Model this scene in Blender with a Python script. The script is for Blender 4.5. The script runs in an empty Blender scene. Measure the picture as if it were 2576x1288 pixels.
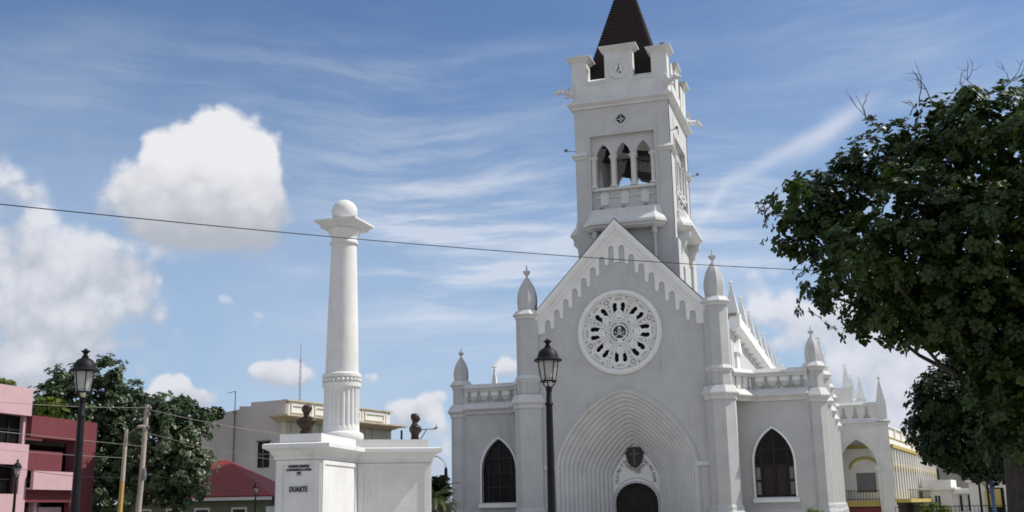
import bpy, math, random
from mathutils import Vector, Matrix
from mathutils.geometry import tessellate_polygon
R = math.radians
SC = bpy.context.scene
COL = SC.collection
random.seed(7)

# ------------------------------------------------------------------ camera
# frame of the photograph (2576 x 1288 units), solved from its vanishing points
F, U0, V0, EYE = 2750.0, 1288.0, 644.0, 1.6
up = Vector((-228.0, 11944.0, -F)).normalized()
yd = Vector((890.0, -604.0, -F)); yd = (yd - up * yd.dot(up)).normalized()
xd = yd.cross(up)
CM = Matrix((xd, yd, up))                      # world = CM @ camera
cam = bpy.data.cameras.new('camera'); co = bpy.data.objects.new('camera', cam); COL.objects.link(co)
cam.sensor_width = 36.0; cam.lens = 36.0 * F / 2576.0; cam.clip_start = 0.1; cam.clip_end = 6000
co.matrix_world = Matrix.Translation((0, 0, EYE)) @ CM.to_4x4()
SC.camera = co
SC.render.resolution_x, SC.render.resolution_y = 1024, 512
SC.view_settings.view_transform = 'Standard'; SC.view_settings.look = 'None'
SC.view_settings.exposure = 0.0; SC.view_settings.gamma = 1.0
SC.cycles.max_bounces = 6; SC.cycles.transparent_max_bounces = 8
SC.cycles.filter_width = 1.7

def ray(u, v):
    return CM @ Vector((u - U0, V0 - v, -F))
def at(u, v, D):                               # the place D metres away seen at (u, v)
    r = ray(u, v); t = D / math.hypot(r.x, r.y); p = r * t; p.z += EYE; return p
def azel(u, v):
    r = ray(u, v).normalized(); return math.degrees(math.atan2(r.x, r.y)), math.degrees(math.asin(r.z))

# ------------------------------------------------------------------ sun
SUN_AZ, SUN_EL = 67.0, 50.0
sd = Vector((math.sin(R(SUN_AZ)) * math.cos(R(SUN_EL)), math.cos(R(SUN_AZ)) * math.cos(R(SUN_EL)), math.sin(R(SUN_EL))))
sl = bpy.data.lights.new('sun', 'SUN'); sl.energy = 4.7; sl.angle = R(0.55); sl.color = (1.0, 0.95, 0.87)
so = bpy.data.objects.new('sun', sl); so.rotation_euler = (-sd).to_track_quat('-Z', 'Y').to_euler(); so.location = (30, 30, 60); COL.objects.link(so)

# ------------------------------------------------------------------ sky
SKY_S = 0.09
W = bpy.data.worlds.new('World'); SC.world = W; W.use_nodes = True
W.cycles.sampling_method = 'MANUAL'; W.cycles.sample_map_resolution = 512
T = W.node_tree; T.nodes.clear()
class NG:
    def __init__(s, t): s.t = t
    def n(s, typ, **k):
        o = s.t.nodes.new(typ)
        for a, b in k.items(): setattr(o, a, b)
        return o
    def put(s, sock, v):
        if isinstance(v, bpy.types.NodeSocket): s.t.links.new(v, sock)
        elif v is not None: sock.default_value = v
    def m(s, op, a, b=None, c=None, clamp=False):
        o = s.n('ShaderNodeMath', operation=op); o.use_clamp = clamp
        s.put(o.inputs[0], a); s.put(o.inputs[1], b)
        if c is not None: s.put(o.inputs[2], c)
        return o.outputs[0]
    def v(s, op, a, b=None, c=None):
        o = s.n('ShaderNodeVectorMath', operation=op)
        s.put(o.inputs[0], a); s.put(o.inputs[1], b)
        if c is not None: s.put(o.inputs[2], c)
        return o.outputs['Value'] if op in ('DOT_PRODUCT', 'LENGTH') else o.outputs['Vector']
    def noise(s, vec, scale, detail=4, rough=.5, dist=0):
        o = s.n('ShaderNodeTexNoise'); s.put(o.inputs['Vector'], vec)
        o.inputs['Scale'].default_value = scale; o.inputs['Detail'].default_value = detail
        o.inputs['Roughness'].default_value = rough; o.inputs['Distortion'].default_value = dist
        return o
    def sm(s, x, lo, hi, a=0., b=1.):
        o = s.n('ShaderNodeMapRange', interpolation_type='SMOOTHSTEP')
        s.put(o.inputs[0], x); s.put(o.inputs[1], lo); s.put(o.inputs[2], hi); s.put(o.inputs[3], a); s.put(o.inputs[4], b)
        return o.outputs[0]
    def mix(s, f, a, b, typ='RGBA', blend='MIX'):
        o = s.n('ShaderNodeMix', data_type=typ)
        if typ == 'RGBA': o.blend_type = blend
        i = {'RGBA': (0, 6, 7, 2), 'FLOAT': (0, 2, 3, 0)}[typ]
        s.put(o.inputs[i[0]], f)
        s.put(o.inputs[i[1]], tuple(a) + (1,) if isinstance(a, tuple) and len(a) == 3 else a)
        s.put(o.inputs[i[2]], tuple(b) + (1,) if isinstance(b, tuple) and len(b) == 3 else b)
        return o.outputs[i[3]]
g = NG(T)
tc = g.n('ShaderNodeTexCoord'); DIR = tc.outputs['Generated']
sep = g.n('ShaderNodeSeparateXYZ'); T.links.new(DIR, sep.inputs[0])
az = g.m('MULTIPLY', g.m('ARCTAN2', sep.outputs[0], sep.outputs[1]), 57.29578)
el = g.m('MULTIPLY', g.m('ARCSINE', sep.outputs[2]), 57.29578)
sky = g.n('ShaderNodeTexSky', sky_type='NISHITA'); sky.sun_disc = False
sky.sun_elevation = R(SUN_EL); sky.sun_rotation = R(SUN_AZ); sky.air_density = 1.0; sky.dust_density = 1.2; sky.ozone_density = 1.6
cmb = g.n('ShaderNodeCombineXYZ'); g.put(cmb.inputs[0], az); g.put(cmb.inputs[1], el)
P0 = cmb.outputs[0]
def warp(P, scale, amp, detail, rough=.55):
    nz = g.noise(DIR, scale, detail, rough)
    return g.v('ADD', P, g.v('MULTIPLY', g.v('SUBTRACT', nz.outputs['Color'], (.5, .5, .5)), (amp * 1.15, amp, 0)))
def field(P, blobs, heights=True):
    Fs = Gs = 0.0
    for (u, v, ru, rv, w) in blobs:
        a, e = azel(u, v); c = math.cos(R(e)); ra = ru / 48.0 / c; re = rv / 48.0
        q = g.v('MULTIPLY_ADD', P, (1 / ra, 1 / re, 0), (-a / ra, -e / re, 0))
        ex = g.m('MULTIPLY', g.m('EXPONENT', g.m('MULTIPLY', g.v('DOT_PRODUCT', q, q), -1.0)), w)
        Fs = g.m('ADD', ex, Fs)
        if heights:
            Gs = g.m('MULTIPLY_ADD', g.v('DOT_PRODUCT', q, (0, 1, 0)), ex, Gs)
    return Fs, Gs
base = g.mix(1.0, sky.outputs[0], (0.72, 0.97, 1.24), blend='MULTIPLY')
base = g.mix(g.sm(el, 30.0, 0.0, 0.02, 0.72), base, (0.47 / SKY_S, 0.62 / SKY_S, 0.83 / SKY_S))
base = g.mix(g.sm(el, 7.0, -1.0, 0.0, 0.75), base, (0.56 / SKY_S, 0.65 / SKY_S, 0.80 / SKY_S))
# cirrus: long thin streaks drawn out along one wind direction
PW = warp(warp(P0, 2.2, 5.0, 3), 9.0, 1.2, 4)
rot = g.n('ShaderNodeMapping'); rot.inputs['Rotation'].default_value = (0, 0, R(-26)); rot.inputs['Scale'].default_value = (0.07, 0.55, 1)
T.links.new(PW, rot.inputs['Vector'])
ci = g.noise(rot.outputs[0], 1.0, 9, .62)
ci2 = g.noise(DIR, 2.6, 5, .6)
cfield, _ = field(P0, [(1250, 560, 380, 130, 1.25), (1350, 700, 320, 120, 1.0), (1820, 520, 260, 140, 1.1), (1000, 400, 330, 90, .6), (1060, 660, 200, 110, .8), (860, 640, 160, 90, .5),
                       (1900, 660, 320, 150, .8), (700, 180, 520, 120, .30), (2200, 130, 500, 160, .34), (200, 260, 380, 120, .26), (1100, 850, 330, 120, .4),
                       (1250, 230, 360, 110, .30), (2450, 300, 260, 160, .3)], False)
cir = g.m('MULTIPLY', g.sm(ci.outputs[0], .36, .80), g.m('MULTIPLY', cfield, g.sm(ci2.outputs[0], .25, .65, .35, 1.15)))
base = g.mix(g.m('MINIMUM', g.m('MULTIPLY', cir, .85), .62), base, (0.76 / SKY_S, 0.80 / SKY_S, 0.88 / SKY_S))
veil = g.noise(DIR, 3.4, 6, .6)
base = g.mix(g.m('MULTIPLY', g.sm(veil.outputs[0], .38, .75), g.sm(el, 30, 6, .05, .30)), base, (0.68 / SKY_S, 0.74 / SKY_S, 0.84 / SKY_S))
# one feathered diagonal plume on the right
PP = warp(P0, 7.0, 1.3, 6)
def plume(u, v, ang, lx, ly, k):
    global base
    pa, pe = azel(u, v); pm = g.n('ShaderNodeMapping', vector_type='TEXTURE'); pm.inputs['Location'].default_value = (pa, pe, 0)
    pm.inputs['Rotation'].default_value = (0, 0, R(ang)); pm.inputs['Scale'].default_value = (lx, ly, 1); T.links.new(PP, pm.inputs['Vector'])
    pl = g.m('EXPONENT', g.m('MULTIPLY', g.v('DOT_PRODUCT', pm.outputs[0], pm.outputs[0]), -1.0))
    base = g.mix(g.m('MULTIPLY', pl, k), base, (0.76 / SKY_S, 0.79 / SKY_S, 0.88 / SKY_S))
plume(2085, 325, 33, 2.2, .50, .55); plume(1960, 390, 26, 3.2, .42, .45); plume(1790, 520, 50, 1.6, .3, .35)
# cumulus: soft blobs broken up into round lobes
PC = warp(P0, 9.0, 1.5, 3)
def lobes(scale, rnd=1.0):
    wv = g.v('ADD', DIR, g.v('MULTIPLY', g.v('SUBTRACT', g.noise(DIR, scale * 1.3, 3, .6).outputs['Color'], (.5, .5, .5)), (.6 / scale, .6 / scale, .6 / scale)))
    vo = g.n('ShaderNodeTexVoronoi', feature='SMOOTH_F1'); T.links.new(wv, vo.inputs['Vector']); vo.inputs['Scale'].default_value = scale
    vo.inputs['Smoothness'].default_value = .35; vo.inputs['Detail'].default_value = 0
    return g.m('SUBTRACT', .45, vo.outputs['Distance'])
LB_ = g.m('MULTIPLY_ADD', lobes(24), .62, g.m('MULTIPLY', lobes(62), .40))
FN = g.m('SUBTRACT', g.noise(DIR, 38.0, 7, .66).outputs[0], .5)
def cumulus(col, blobs, lo, white, grey, soft_top=.14, soft_bot=.85, amax=1.0, lob=1.0, fuzz=.35, tone=None):
    f, h = field(PC, blobs)
    rel = g.m('DIVIDE', h, g.m('MAXIMUM', f, .05))
    e_ = g.sm(f, .04, .5)
    f = g.m('MULTIPLY_ADD', LB_, g.m('MULTIPLY', e_, lob), f)
    f = g.m('MULTIPLY_ADD', FN, g.m('MULTIPLY', e_, fuzz), f)
    soft = g.sm(rel, -.5, .35, soft_bot, soft_top)
    a = g.m('MULTIPLY', g.sm(f, lo, g.m('ADD', lo, soft)), amax)
    if tone: sh = g.sm(g.m('ADD', g.m('MULTIPLY_ADD', LB_, 2.4, el), g.m('MULTIPLY', FN, 2.6)), tone[0], tone[1])
    else: sh = g.sm(g.m('ADD', g.m('MULTIPLY_ADD', LB_, 1.1, rel), g.m('MULTIPLY', FN, 1.2)), -.75, .55)
    c = g.mix(sh, tuple(x / SKY_S for x in grey), tuple(x / SKY_S for x in white))
    return g.mix(a, col, c)
main = [(560, 385, 95, 92, 1.0), (625, 440, 72, 90, 1.0), (470, 410, 78, 78, .95), (505, 330, 50, 46, .8), (585, 325, 40, 36, .6), (650, 370, 38, 40, .5), (385, 345, 24, 26, .6), (365, 440, 70, 52, .75), (665, 510, 52, 70, .8), (300, 495, 75, 46, .5),
        (490, 475, 120, 70, .7), (450, 555, 180, 55, .7), (620, 565, 110, 55, .75), (430, 600, 160, 50, .6), (540, 610, 150, 42, .5)]
low = [(15, 470, 70, 70, .7), (60, 570, 100, 50, .6), (60, 640, 120, 55, .75), (190, 660, 100, 60, .7), (300, 690, 100, 50, .72), (360, 750, 55, 60, .55), (50, 790, 140, 65, .8), (200, 800, 130, 60, .7), (80, 720, 110, 50, .7),
       (60, 900, 160, 65, .8), (250, 860, 150, 65, .5), (170, 940, 150, 50, .5), (20, 970, 100, 40, .6), (390, 800, 70, 45, .4), (300, 620, 130, 50, .42), (430, 640, 120, 40, .34)]
tiny = [(440, 985, 55, 40, .95), (395, 1005, 55, 34, .7), (510, 1015, 60, 34, .75), (690, 930, 62, 34, .9), (750, 945, 52, 32, .75), (1022, 1035, 58, 42, .8), (1100, 1085, 50, 40, .55), (1090, 1010, 40, 30, .4),
       (560, 752, 38, 26, .42), (635, 800, 52, 34, .40), (920, 945, 38, 26, .42), (1280, 940, 40, 34, .8), (1100, 1165, 60, 40, .8), (1080, 860, 60, 24, .35)]
right = [(2060, 810, 110, 55, .75), (2190, 830, 120, 75, .85), (2310, 880, 120, 90, .85), (1960, 780, 80, 45, .5), (2250, 990, 140, 65, .85), (2130, 930, 80, 45, .65), (2350, 1080, 110, 70, .85),
         (2450, 950, 120, 100, .7), (2260, 1080, 90, 50, .8), (1990, 880, 80, 40, .5), (2420, 1190, 110, 45, .7), (1900, 700, 110, 50, .34)]
base = cumulus(base, low, .12, (.78, .79, .84), (.46, .49, .56), .65, 1.0, .9, 1.6, 1.1)
base = cumulus(base, tiny, .24, (.78, .78, .83), (.50, .53, .60), .34, .70, .92, 1.3, .9)
base = cumulus(base, right, .13, (.79, .80, .86), (.56, .59, .67), .55, .9, .88, 1.6, 1.0)
_e = lambda v: azel(480, v)[1]
base = cumulus(base, main, .26, (.85, .85, .88), (.46, .49, .55), .55, 1.0, .98, 1.15, 1.0, (_e(610), _e(390)))
# unseen cloud added behind and beside the camera to brighten and neutralise fill light
daz = g.m('ABSOLUTE', g.m('WRAP', g.m('ADD', az, 17.0), 180.0, -180.0))
away = g.m('MAXIMUM', g.sm(daz, 42.0, 70.0), g.sm(el, 36.0, 50.0))
bk = g.noise(DIR, 2.2, 4, .58)
base = g.mix(g.m('MULTIPLY', g.m('MULTIPLY', g.sm(bk.outputs[0], .36, .56), away), .62), base, (0.78 / SKY_S, 0.775 / SKY_S, 0.77 / SKY_S))
bg = g.n('ShaderNodeBackground'); T.links.new(base, bg.inputs[0]); bg.inputs[1].default_value = SKY_S
ow = g.n('ShaderNodeOutputWorld'); T.links.new(bg.outputs[0], ow.inputs[0])

# ------------------------------------------------------------------ materials
def mat(name, col, rough=.7, var=.06, vscale=1.2, bump=.0, bscale=30., streak=.0, streak_col=(.16, .15, .13), spec=.35, metal=0., trans=0., dirt=0., detail=5):
    m = bpy.data.materials.new(name); m.use_nodes = True; t = m.node_tree; q = NG(t)
    bs = t.nodes['Principled BSDF']; bs.inputs['Roughness'].default_value = rough; bs.inputs['Metallic'].default_value = metal
    bs.inputs['Specular IOR Level'].default_value = spec
    tcn = q.n('ShaderNodeTexCoord'); ob = tcn.outputs['Object']
    n1 = q.noise(ob, vscale, detail, .6)
    c = q.mix(q.sm(n1.outputs[0], .25, .75), tuple(max(0, x * (1 - var)) for x in col), tuple(min(1, x * (1 + var)) for x in col))
    if streak:
        mp = q.n('ShaderNodeMapping'); mp.inputs['Scale'].default_value = (3.2, 3.2, .16); t.links.new(ob, mp.inputs[0])
        n2 = q.noise(mp.outputs[0], 1.0, 6, .65); n3 = q.noise(ob, .55, 3, .5)
        c = q.mix(q.m('MULTIPLY', q.m('MULTIPLY', q.sm(n2.outputs[0], .52, .78), q.sm(n3.outputs[0], .42, .7)), streak), c, streak_col)
    if dirt:
        n4 = q.noise(ob, 7.0, 6, .7)
        c = q.mix(q.m('MULTIPLY', q.sm(n4.outputs[0], .56, .74), dirt), c, streak_col)
    t.links.new(c, bs.inputs['Base Color'])
    if bump:
        n5 = q.noise(ob, bscale, 4, .6); b = q.n('ShaderNodeBump'); b.inputs['Strength'].default_value = bump; b.inputs['Distance'].default_value = .02
        t.links.new(n5.outputs[0], b.inputs['Height']); t.links.new(b.outputs[0], bs.inputs['Normal'])
    return m
M = {}
M['wall'] = mat('grey_painted_plaster', (.505, .507, .504), .85, .07, .7, .3, 18, .45, spec=.15)
M['mid'] = mat('pale_grey_plaster_moulding', (.62, .622, .615), .82, .07, 1.0, .25, 20, .40, spec=.15)
M['tower'] = mat('tower_plaster', (.515, .517, .515), .85, .07, .7, .3, 18, .45, spec=.15)
M['trim'] = mat('white_painted_plaster', (.80, .80, .785), .8, .05, 1.0, .25, 20, .36, spec=.15)
M['stained'] = mat('stained_and_shade_plaster', (.36, .355, .335), .85, .10, 2.2, .3, 18, .7, (.10, .10, .09), dirt=.5, spec=.1)  # staining on the tracery; also painted shade on the rosette knobs
M['piercing_shade'] = mat('painted_piercing_shade', (.14, .13, .12), .9, .35, 6, .3)  # near black, standing in for shade inside the balustrade piercings
M['monument'] = mat('monument_white_paint', (.66, .658, .645), .75, .07, 1.3, .45, 22, .4, dirt=.2, spec=.2)
M['glass'] = mat('dark_church_glass', (.010, .009, .009), .28, .5, 1.5, spec=.16)
M['wood'] = mat('dark_window_wood', (.02, .014, .012), .6, .25, 3)
M['redwood'] = mat('reddish_shutter_wood', (.028, .016, .014), .6, .2, 3)
M['pane'] = mat('pale_side_pane', (.20, .20, .195), .5, .12, 2)
M['dark'] = mat('dark_interior', (.012, .012, .012), .9, .1)
M['door'] = mat('dark_door_wood', (.02, .014, .012), .7, .3, 4)
M['spire'] = mat('brown_spire_tiles', (.028, .019, .019), .8, .22, 5, .3, 12, spec=.25)
M['flash'] = mat('dark_roof_edge', (.06, .06, .065), .7, .3, 4, spec=.2)
M['roof'] = mat('grey_roof_sheet', (.25, .25, .25), .7, .15, .6)
M['bell'] = mat('dark_bell_bronze', (.035, .036, .034), .5, .3, 5, metal=.5)
M['iron'] = mat('black_lamp_iron', (.006, .006, .008), .55, .3, 6, .15, 40, spec=.22)
M['steel'] = mat('grey_fixture_metal', (.16, .16, .17), .5, .2, 6, metal=.4)
M['shield'] = mat('dark_shield_paint', (.018, .02, .024), .45, .4, 7)
M['gold'] = mat('brown_gilt_cross', (.12, .072, .045), .5, .2, 8)
M['pinkrib'] = mat('faded_ribbon', (.36, .31, .29), .7, .15, 6)
M['letter'] = mat('black_letter_paint', (.045, .042, .05), .6, .3, 20)
M['emblem'] = mat('emblem_ground', (.03, .03, .035), .6, .3, 9)
M['bronze'] = mat('weathered_bronze', (.05, .032, .023), .42, .45, 9, .4, 26, metal=.5, dirt=.3, streak_col=(.02, .016, .014))
M['lampglass'] = None
M['pink'] = mat('pink_house_paint', (.50, .335, .36), .8, .06, .9, .2, 14, .18, spec=.15)
M['red'] = mat('deep_red_house_paint', (.155, .044, .054), .8, .08, .9, .2, 14, .12, spec=.15)
M['cream'] = mat('cream_paint', (.60, .57, .47), .8, .07, .8, .2, 14, .5, (.22, .17, .10), spec=.15)
M['creamwhite'] = mat('off_white_parapet_paint', (.66, .65, .61), .8, .06, .8, .2, 14, .45, (.25, .20, .14), spec=.15)
M['rust'] = mat('rust_stained_cornice', (.50, .43, .31), .85, .2, 2.5, .3, 14, .8, (.13, .08, .045), dirt=.6)
M['endwall'] = mat('bare_plaster_end_wall', (.52, .49, .465), .88, .07, .5, .3, 10, .4, (.22, .19, .18), spec=.1)
M['redroof'] = mat('red_metal_roof', (.20, .032, .034), .55, .14, 1.2, .1, 9, .4, (.12, .03, .03))
M['greenwall'] = mat('dull_green_wall', (.15, .17, .11), .85, .15, 1.2, streak=.4)
M['yellow'] = mat('yellow_paint', (.45, .36, .12), .8, .1, 1.0, spec=.15)
M['white'] = mat('bright_white_wall', (.72, .71, .69), .8, .05, .8, streak=.3, spec=.15)
M['greyhouse'] = mat('grey_cement_wall', (.30, .29, .285), .88, .12, .8, streak=.6)
M['brownhouse'] = mat('brown_shop_front', (.10, .085, .06), .8, .3, .9)
M['concrete'] = mat('concrete_pole', (.36, .31, .26), .85, .14, 2.5, streak=.4)
M['oldwood'] = mat('ochre_painted_pole', (.42, .27, .09), .85, .2, 2.0, streak=.3)
M['wire'] = mat('black_cable', (.02, .02, .022), .6, .1)
M['palewire'] = mat('pale_cable', (.24, .23, .20), .6, .1)
M['bark'] = mat('dark_bark', (.055, .045, .038), .9, .35, 5, .8, 18)
M['twig'] = mat('bare_grey_twig', (.10, .085, .075), .85, .2, 6)
def leafmat(name, c1, c2, rough=.38, trans=.12, spec=.5, scale=.55):
    m = bpy.data.materials.new(name); m.use_nodes = True; t = m.node_tree; q = NG(t); bs = t.nodes['Principled BSDF']
    geo = q.n('ShaderNodeNewGeometry'); tcn = q.n('ShaderNodeTexCoord')
    nz = q.noise(tcn.outputs['Object'], scale, 3, .6)
    f = q.m('ADD', q.m('MULTIPLY', geo.outputs['Random Per Island'], .55), q.m('MULTIPLY', q.sm(nz.outputs[0], .3, .7), .45))
    c = q.mix(f, c1, c2); t.links.new(c, bs.inputs['Base Color'])
    bs.inputs['Roughness'].default_value = rough; bs.inputs['Specular IOR Level'].default_value = spec
    tr = q.n('ShaderNodeBsdfTranslucent'); t.links.new(q.mix(1.0, c, (1.3, 1.6, .5), blend='MULTIPLY'), tr.inputs[0])
    mx = q.n('ShaderNodeMixShader'); mx.inputs[0].default_value = trans
    t.links.new(bs.outputs[0], mx.inputs[1]); t.links.new(tr.outputs[0], mx.inputs[2]); t.links.new(mx.outputs[0], t.nodes['Material Output'].inputs[0])
    return m
M['almond'] = leafmat('almond_leaf', (.007, .017, .004), (.046, .078, .011), .42, .22, .30)
M['almond2'] = leafmat('far_almond_leaf', (.016, .036, .012), (.075, .11, .04), .42, .14, .5)
M['bushy'] = leafmat('dark_bushy_leaf', (.006, .014, .004), (.022, .042, .008), .5, .12, .2)
M['lime'] = leafmat('yellow_green_leaf', (.05, .085, .012), (.14, .17, .02), .5, .2, .3)
M['palmleaf'] = leafmat('palm_leaf', (.05, .075, .015), (.16, .17, .035), .45, .15, .4)
def glassmat(name, tint, alpha, rough=.25):
    m = bpy.data.materials.new(name); m.use_nodes = True; t = m.node_tree; q = NG(t); bs = t.nodes['Principled BSDF']
    tcn = q.n('ShaderNodeTexCoord'); nz = q.noise(tcn.outputs['Object'], 9, 4, .6)
    t.links.new(q.mix(nz.outputs[0], tuple(x * .85 for x in tint), tint), bs.inputs['Base Color']); bs.inputs['Roughness'].default_value = rough
    tb = q.n('ShaderNodeBsdfTransparent'); mx = q.n('ShaderNodeMixShader'); mx.inputs[0].default_value = alpha
    t.links.new(tb.outputs[0], mx.inputs[1]); t.links.new(bs.outputs[0], mx.inputs[2]); t.links.new(mx.outputs[0], t.nodes['Material Output'].inputs[0])
    return m
M['lampglass'] = glassmat('lantern_glass', (.55, .56, .53), .32)
M['refractor'] = glassmat('ribbed_refractor', (.62, .62, .55), .72, .4)

# ------------------------------------------------------------------ mesh helpers
class MB:
    def __init__(s): s.v = []; s.f = []
    def add(s, vs, fs):
        o = len(s.v); s.v += [tuple(p) for p in vs]; s.f += [tuple(i + o for i in q) for q in fs]; return s
    def box(s, x0, x1, y0, y1, z0, z1):
        return s.add([(x, y, z) for z in (z0, z1) for (x, y) in ((x0, y0), (x1, y0), (x1, y1), (x0, y1))],
                     [(3, 2, 1, 0), (4, 5, 6, 7), (0, 1, 5, 4), (1, 2, 6, 5), (2, 3, 7, 6), (3, 0, 4, 7)])
    def hull(s, bot, top):                     # two loops of equal length
        n = len(bot); return s.add(list(bot) + list(top), [tuple(range(n - 1, -1, -1)), tuple(range(n, 2 * n))] + [(i, (i + 1) % n, n + (i + 1) % n, n + i) for i in range(n)])
    def ex(s, outer, d0, d1, holes=(), axis='y'):
        """outline in a plane, holes allowed, extruded from d0 to d1. axis y: points (x,z); axis x: points (y,z); axis z: points (x,y)"""
        fl = list(outer)
        for h in holes: fl += list(h)
        tri = tessellate_polygon([[Vector((p[0], p[1], 0)) for p in l] for l in [outer] + list(holes)])
        mk = {'y': lambda p, d: (p[0], d, p[1]), 'x': lambda p, d: (d, p[0], p[1]), 'z': lambda p, d: (p[0], p[1], d)}[axis]
        n = len(fl); vs = [mk(p, d0) for p in fl] + [mk(p, d1) for p in fl]; fs = []
        for t in tri:
            a, b, c = (fl[i] for i in t)
            ar = (b[0] - a[0]) * (c[1] - a[1]) - (b[1] - a[1]) * (c[0] - a[0])
            if abs(ar) < 1e-10: continue
            t = tuple(t) if ar > 0 else tuple(reversed(t))
            fs += [t, tuple(i + n for i in reversed(t))]
        o = 0
        for k, l in enumerate([outer] + list(holes)):
            m = len(l); A = sum(l[i][0] * l[(i + 1) % m][1] - l[(i + 1) % m][0] * l[i][1] for i in range(m))
            for i in range(m):
                q = (o + i, o + (i + 1) % m, n + o + (i + 1) % m, n + o + i)
                fs.append(tuple(reversed(q)) if (A > 0) == (k == 0) else q)
            o += m
        if axis == 'y': pass
        return s.add(vs, fs)
    def lathe(s, prof, n=24, c=(0, 0, 0), ph=0., cap=True, sx=1., sy=1.):
        vs = []
        for (r, z) in prof:
            for i in range(n):
                a = 2 * math.pi * i / n + ph; vs.append((c[0] + r * sx * math.cos(a), c[1] + r * sy * math.sin(a), c[2] + z))
        fs = [(j * n + i, j * n + (i + 1) % n, (j + 1) * n + (i + 1) % n, (j + 1) * n + i) for j in range(len(prof) - 1) for i in range(n)]
        if cap: fs += [tuple(range(n - 1, -1, -1)), tuple(range((len(prof) - 1) * n, len(prof) * n))]
        return s.add(vs, fs)
    def tube(s, path, r, n=8, cap=True):
        path = [Vector(p) for p in path]; vs = []; L = len(path)
        rr = r if isinstance(r, (list, tuple)) else [r] * L
        pn = None
        for i, p in enumerate(path):
            t = (path[min(i + 1, L - 1)] - path[max(i - 1, 0)]).normalized()
            if pn is None: pn = t.orthogonal().normalized()
            pn = (pn - t * pn.dot(t)); pn = pn.normalized() if pn.length > 1e-6 else t.orthogonal().normalized()
            b = t.cross(pn)
            for k in range(n):
                a = 2 * math.pi * k / n; vs.append(p + (pn * math.cos(a) + b * math.sin(a)) * rr[i])
        fs = [(j * n + i, j * n + (i + 1) % n, (j + 1) * n + (i + 1) % n, (j + 1) * n + i) for j in range(L - 1) for i in range(n)]
        if cap: fs += [tuple(range(n - 1, -1, -1)), tuple(range((L - 1) * n, L * n))]
        return s.add(vs, fs)
    def ball(s, c, rx, ry=None, rz=None, n=16, m=10):
        ry = ry or rx; rz = rz or rx
        pr = [(max(1e-4, math.sin(math.pi * i / m)), -math.cos(math.pi * i / m)) for i in range(m + 1)]
        vs = [(c[0] + r * rx * math.cos(2 * math.pi * k / n), c[1] + r * ry * math.sin(2 * math.pi * k / n), c[2] + z * rz) for r, z in pr for k in range(n)]
        return s.add(vs, [(j * n + i, j * n + (i + 1) % n, (j + 1) * n + (i + 1) % n, (j + 1) * n + i) for j in range(m) for i in range(n)])
    def sweep(s, path, prof, closed=False):
        """moulding: profile (outward, z) swept along a plan path; outward is to the right of the walking direction"""
        L = len(path); k = len(prof); vs = []
        for i, p in enumerate(path):
            def nrm(a, b):
                d = Vector((b[0] - a[0], b[1] - a[1])).normalized(); return Vector((d.y, -d.x))
            ns = []
            if closed or i > 0: ns.append(nrm(path[i - 1], p))
            if closed or i < L - 1: ns.append(nrm(p, path[(i + 1) % L]))
            n = sum(ns, Vector((0, 0))).normalized(); n = n / max(.3, n.dot(ns[0]))
            vs += [(p[0] + n.x * o, p[1] + n.y * o, z) for o, z in prof]
        fs = []
        for i in range(L if closed else L - 1):
            a = i * k; b = ((i + 1) % L) * k
            fs += [(a + j, b + j, b + (j + 1) % k, a + (j + 1) % k) for j in range(k)]
        if not closed: fs += [tuple(range(k)), tuple((L - 1) * k + j for j in reversed(range(k)))]
        return s.add(vs, fs)
    def mirror(s):
        s.v = [(-x, y, z) for x, y, z in s.v]; s.f = [tuple(reversed(q)) for q in s.f]; return s
    def xf(s, mtx, start=0):
        s.v[start:] = [tuple(mtx @ Vector(p)) for p in s.v[start:]]; return s
    def pieces(s):
        par = list(range(len(s.v)))
        def find(i):
            while par[i] != i: par[i] = par[par[i]]; i = par[i]
            return i
        for q in s.f:
            for i in q[1:]: par[find(i)] = find(q[0])
        grp = {}
        for q in s.f: grp.setdefault(find(q[0]), []).append(q)
        out = []
        for qs in grp.values():
            idx = {}; m = MB()
            for q in qs:
                for i in q:
                    if i not in idx: idx[i] = len(m.v); m.v.append(s.v[i])
                m.f.append(tuple(idx[i] for i in q))
            out.append(m)
        return out
    def build_each(s, name, m, parent=None, **k):          # one object for every separate piece
        return [p.build(name, m, parent, **k) for p in s.pieces()]
    def build(s, name, m, parent=None, smooth=None, loc=None, rz=0., fix=True):
        me = bpy.data.meshes.new(name); me.from_pydata(s.v, [], s.f); me.validate()
        if fix:
            import bmesh
            b = bmesh.new(); b.from_mesh(me); bmesh.ops.recalc_face_normals(b, faces=b.faces); b.to_mesh(me); b.free()
        me.materials.append(m)
        if smooth is not None:
            me.shade_smooth(); me.set_sharp_from_angle(angle=R(smooth))
        o = bpy.data.objects.new(name, me); COL.objects.link(o)
        if parent: o.parent = parent
        if loc is not None: o.location = loc
        o.rotation_euler.z = rz
        return o
def tag(o, label=None, cat=None, group=None, kind=None):
    for k, x in (('label', label), ('category', cat), ('group', group), ('kind', kind)):
        if x: o[k] = x
    return o
def empty(name, loc, rz, label, cat, group=None):
    o = bpy.data.objects.new(name, None); COL.objects.link(o); o.location = loc; o.rotation_euler.z = rz; o.empty_display_size = .3
    return tag(o, label, cat, group)
def kids(o): return [c for c in bpy.data.objects if c.parent == o]
def copy_tree(o, parent=None):
    c = o.copy(); COL.objects.link(c)
    if parent: c.parent = parent
    for ch in kids(o): copy_tree(ch, c)
    return c
def part_copy(o, loc, parent=None, label=None):
    c = o.copy(); COL.objects.link(c); c.parent = parent or o.parent; c.location = loc
    for ch in kids(o):
        d = ch.copy(); COL.objects.link(d); d.parent = c
    return c
_txt = {}
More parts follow.
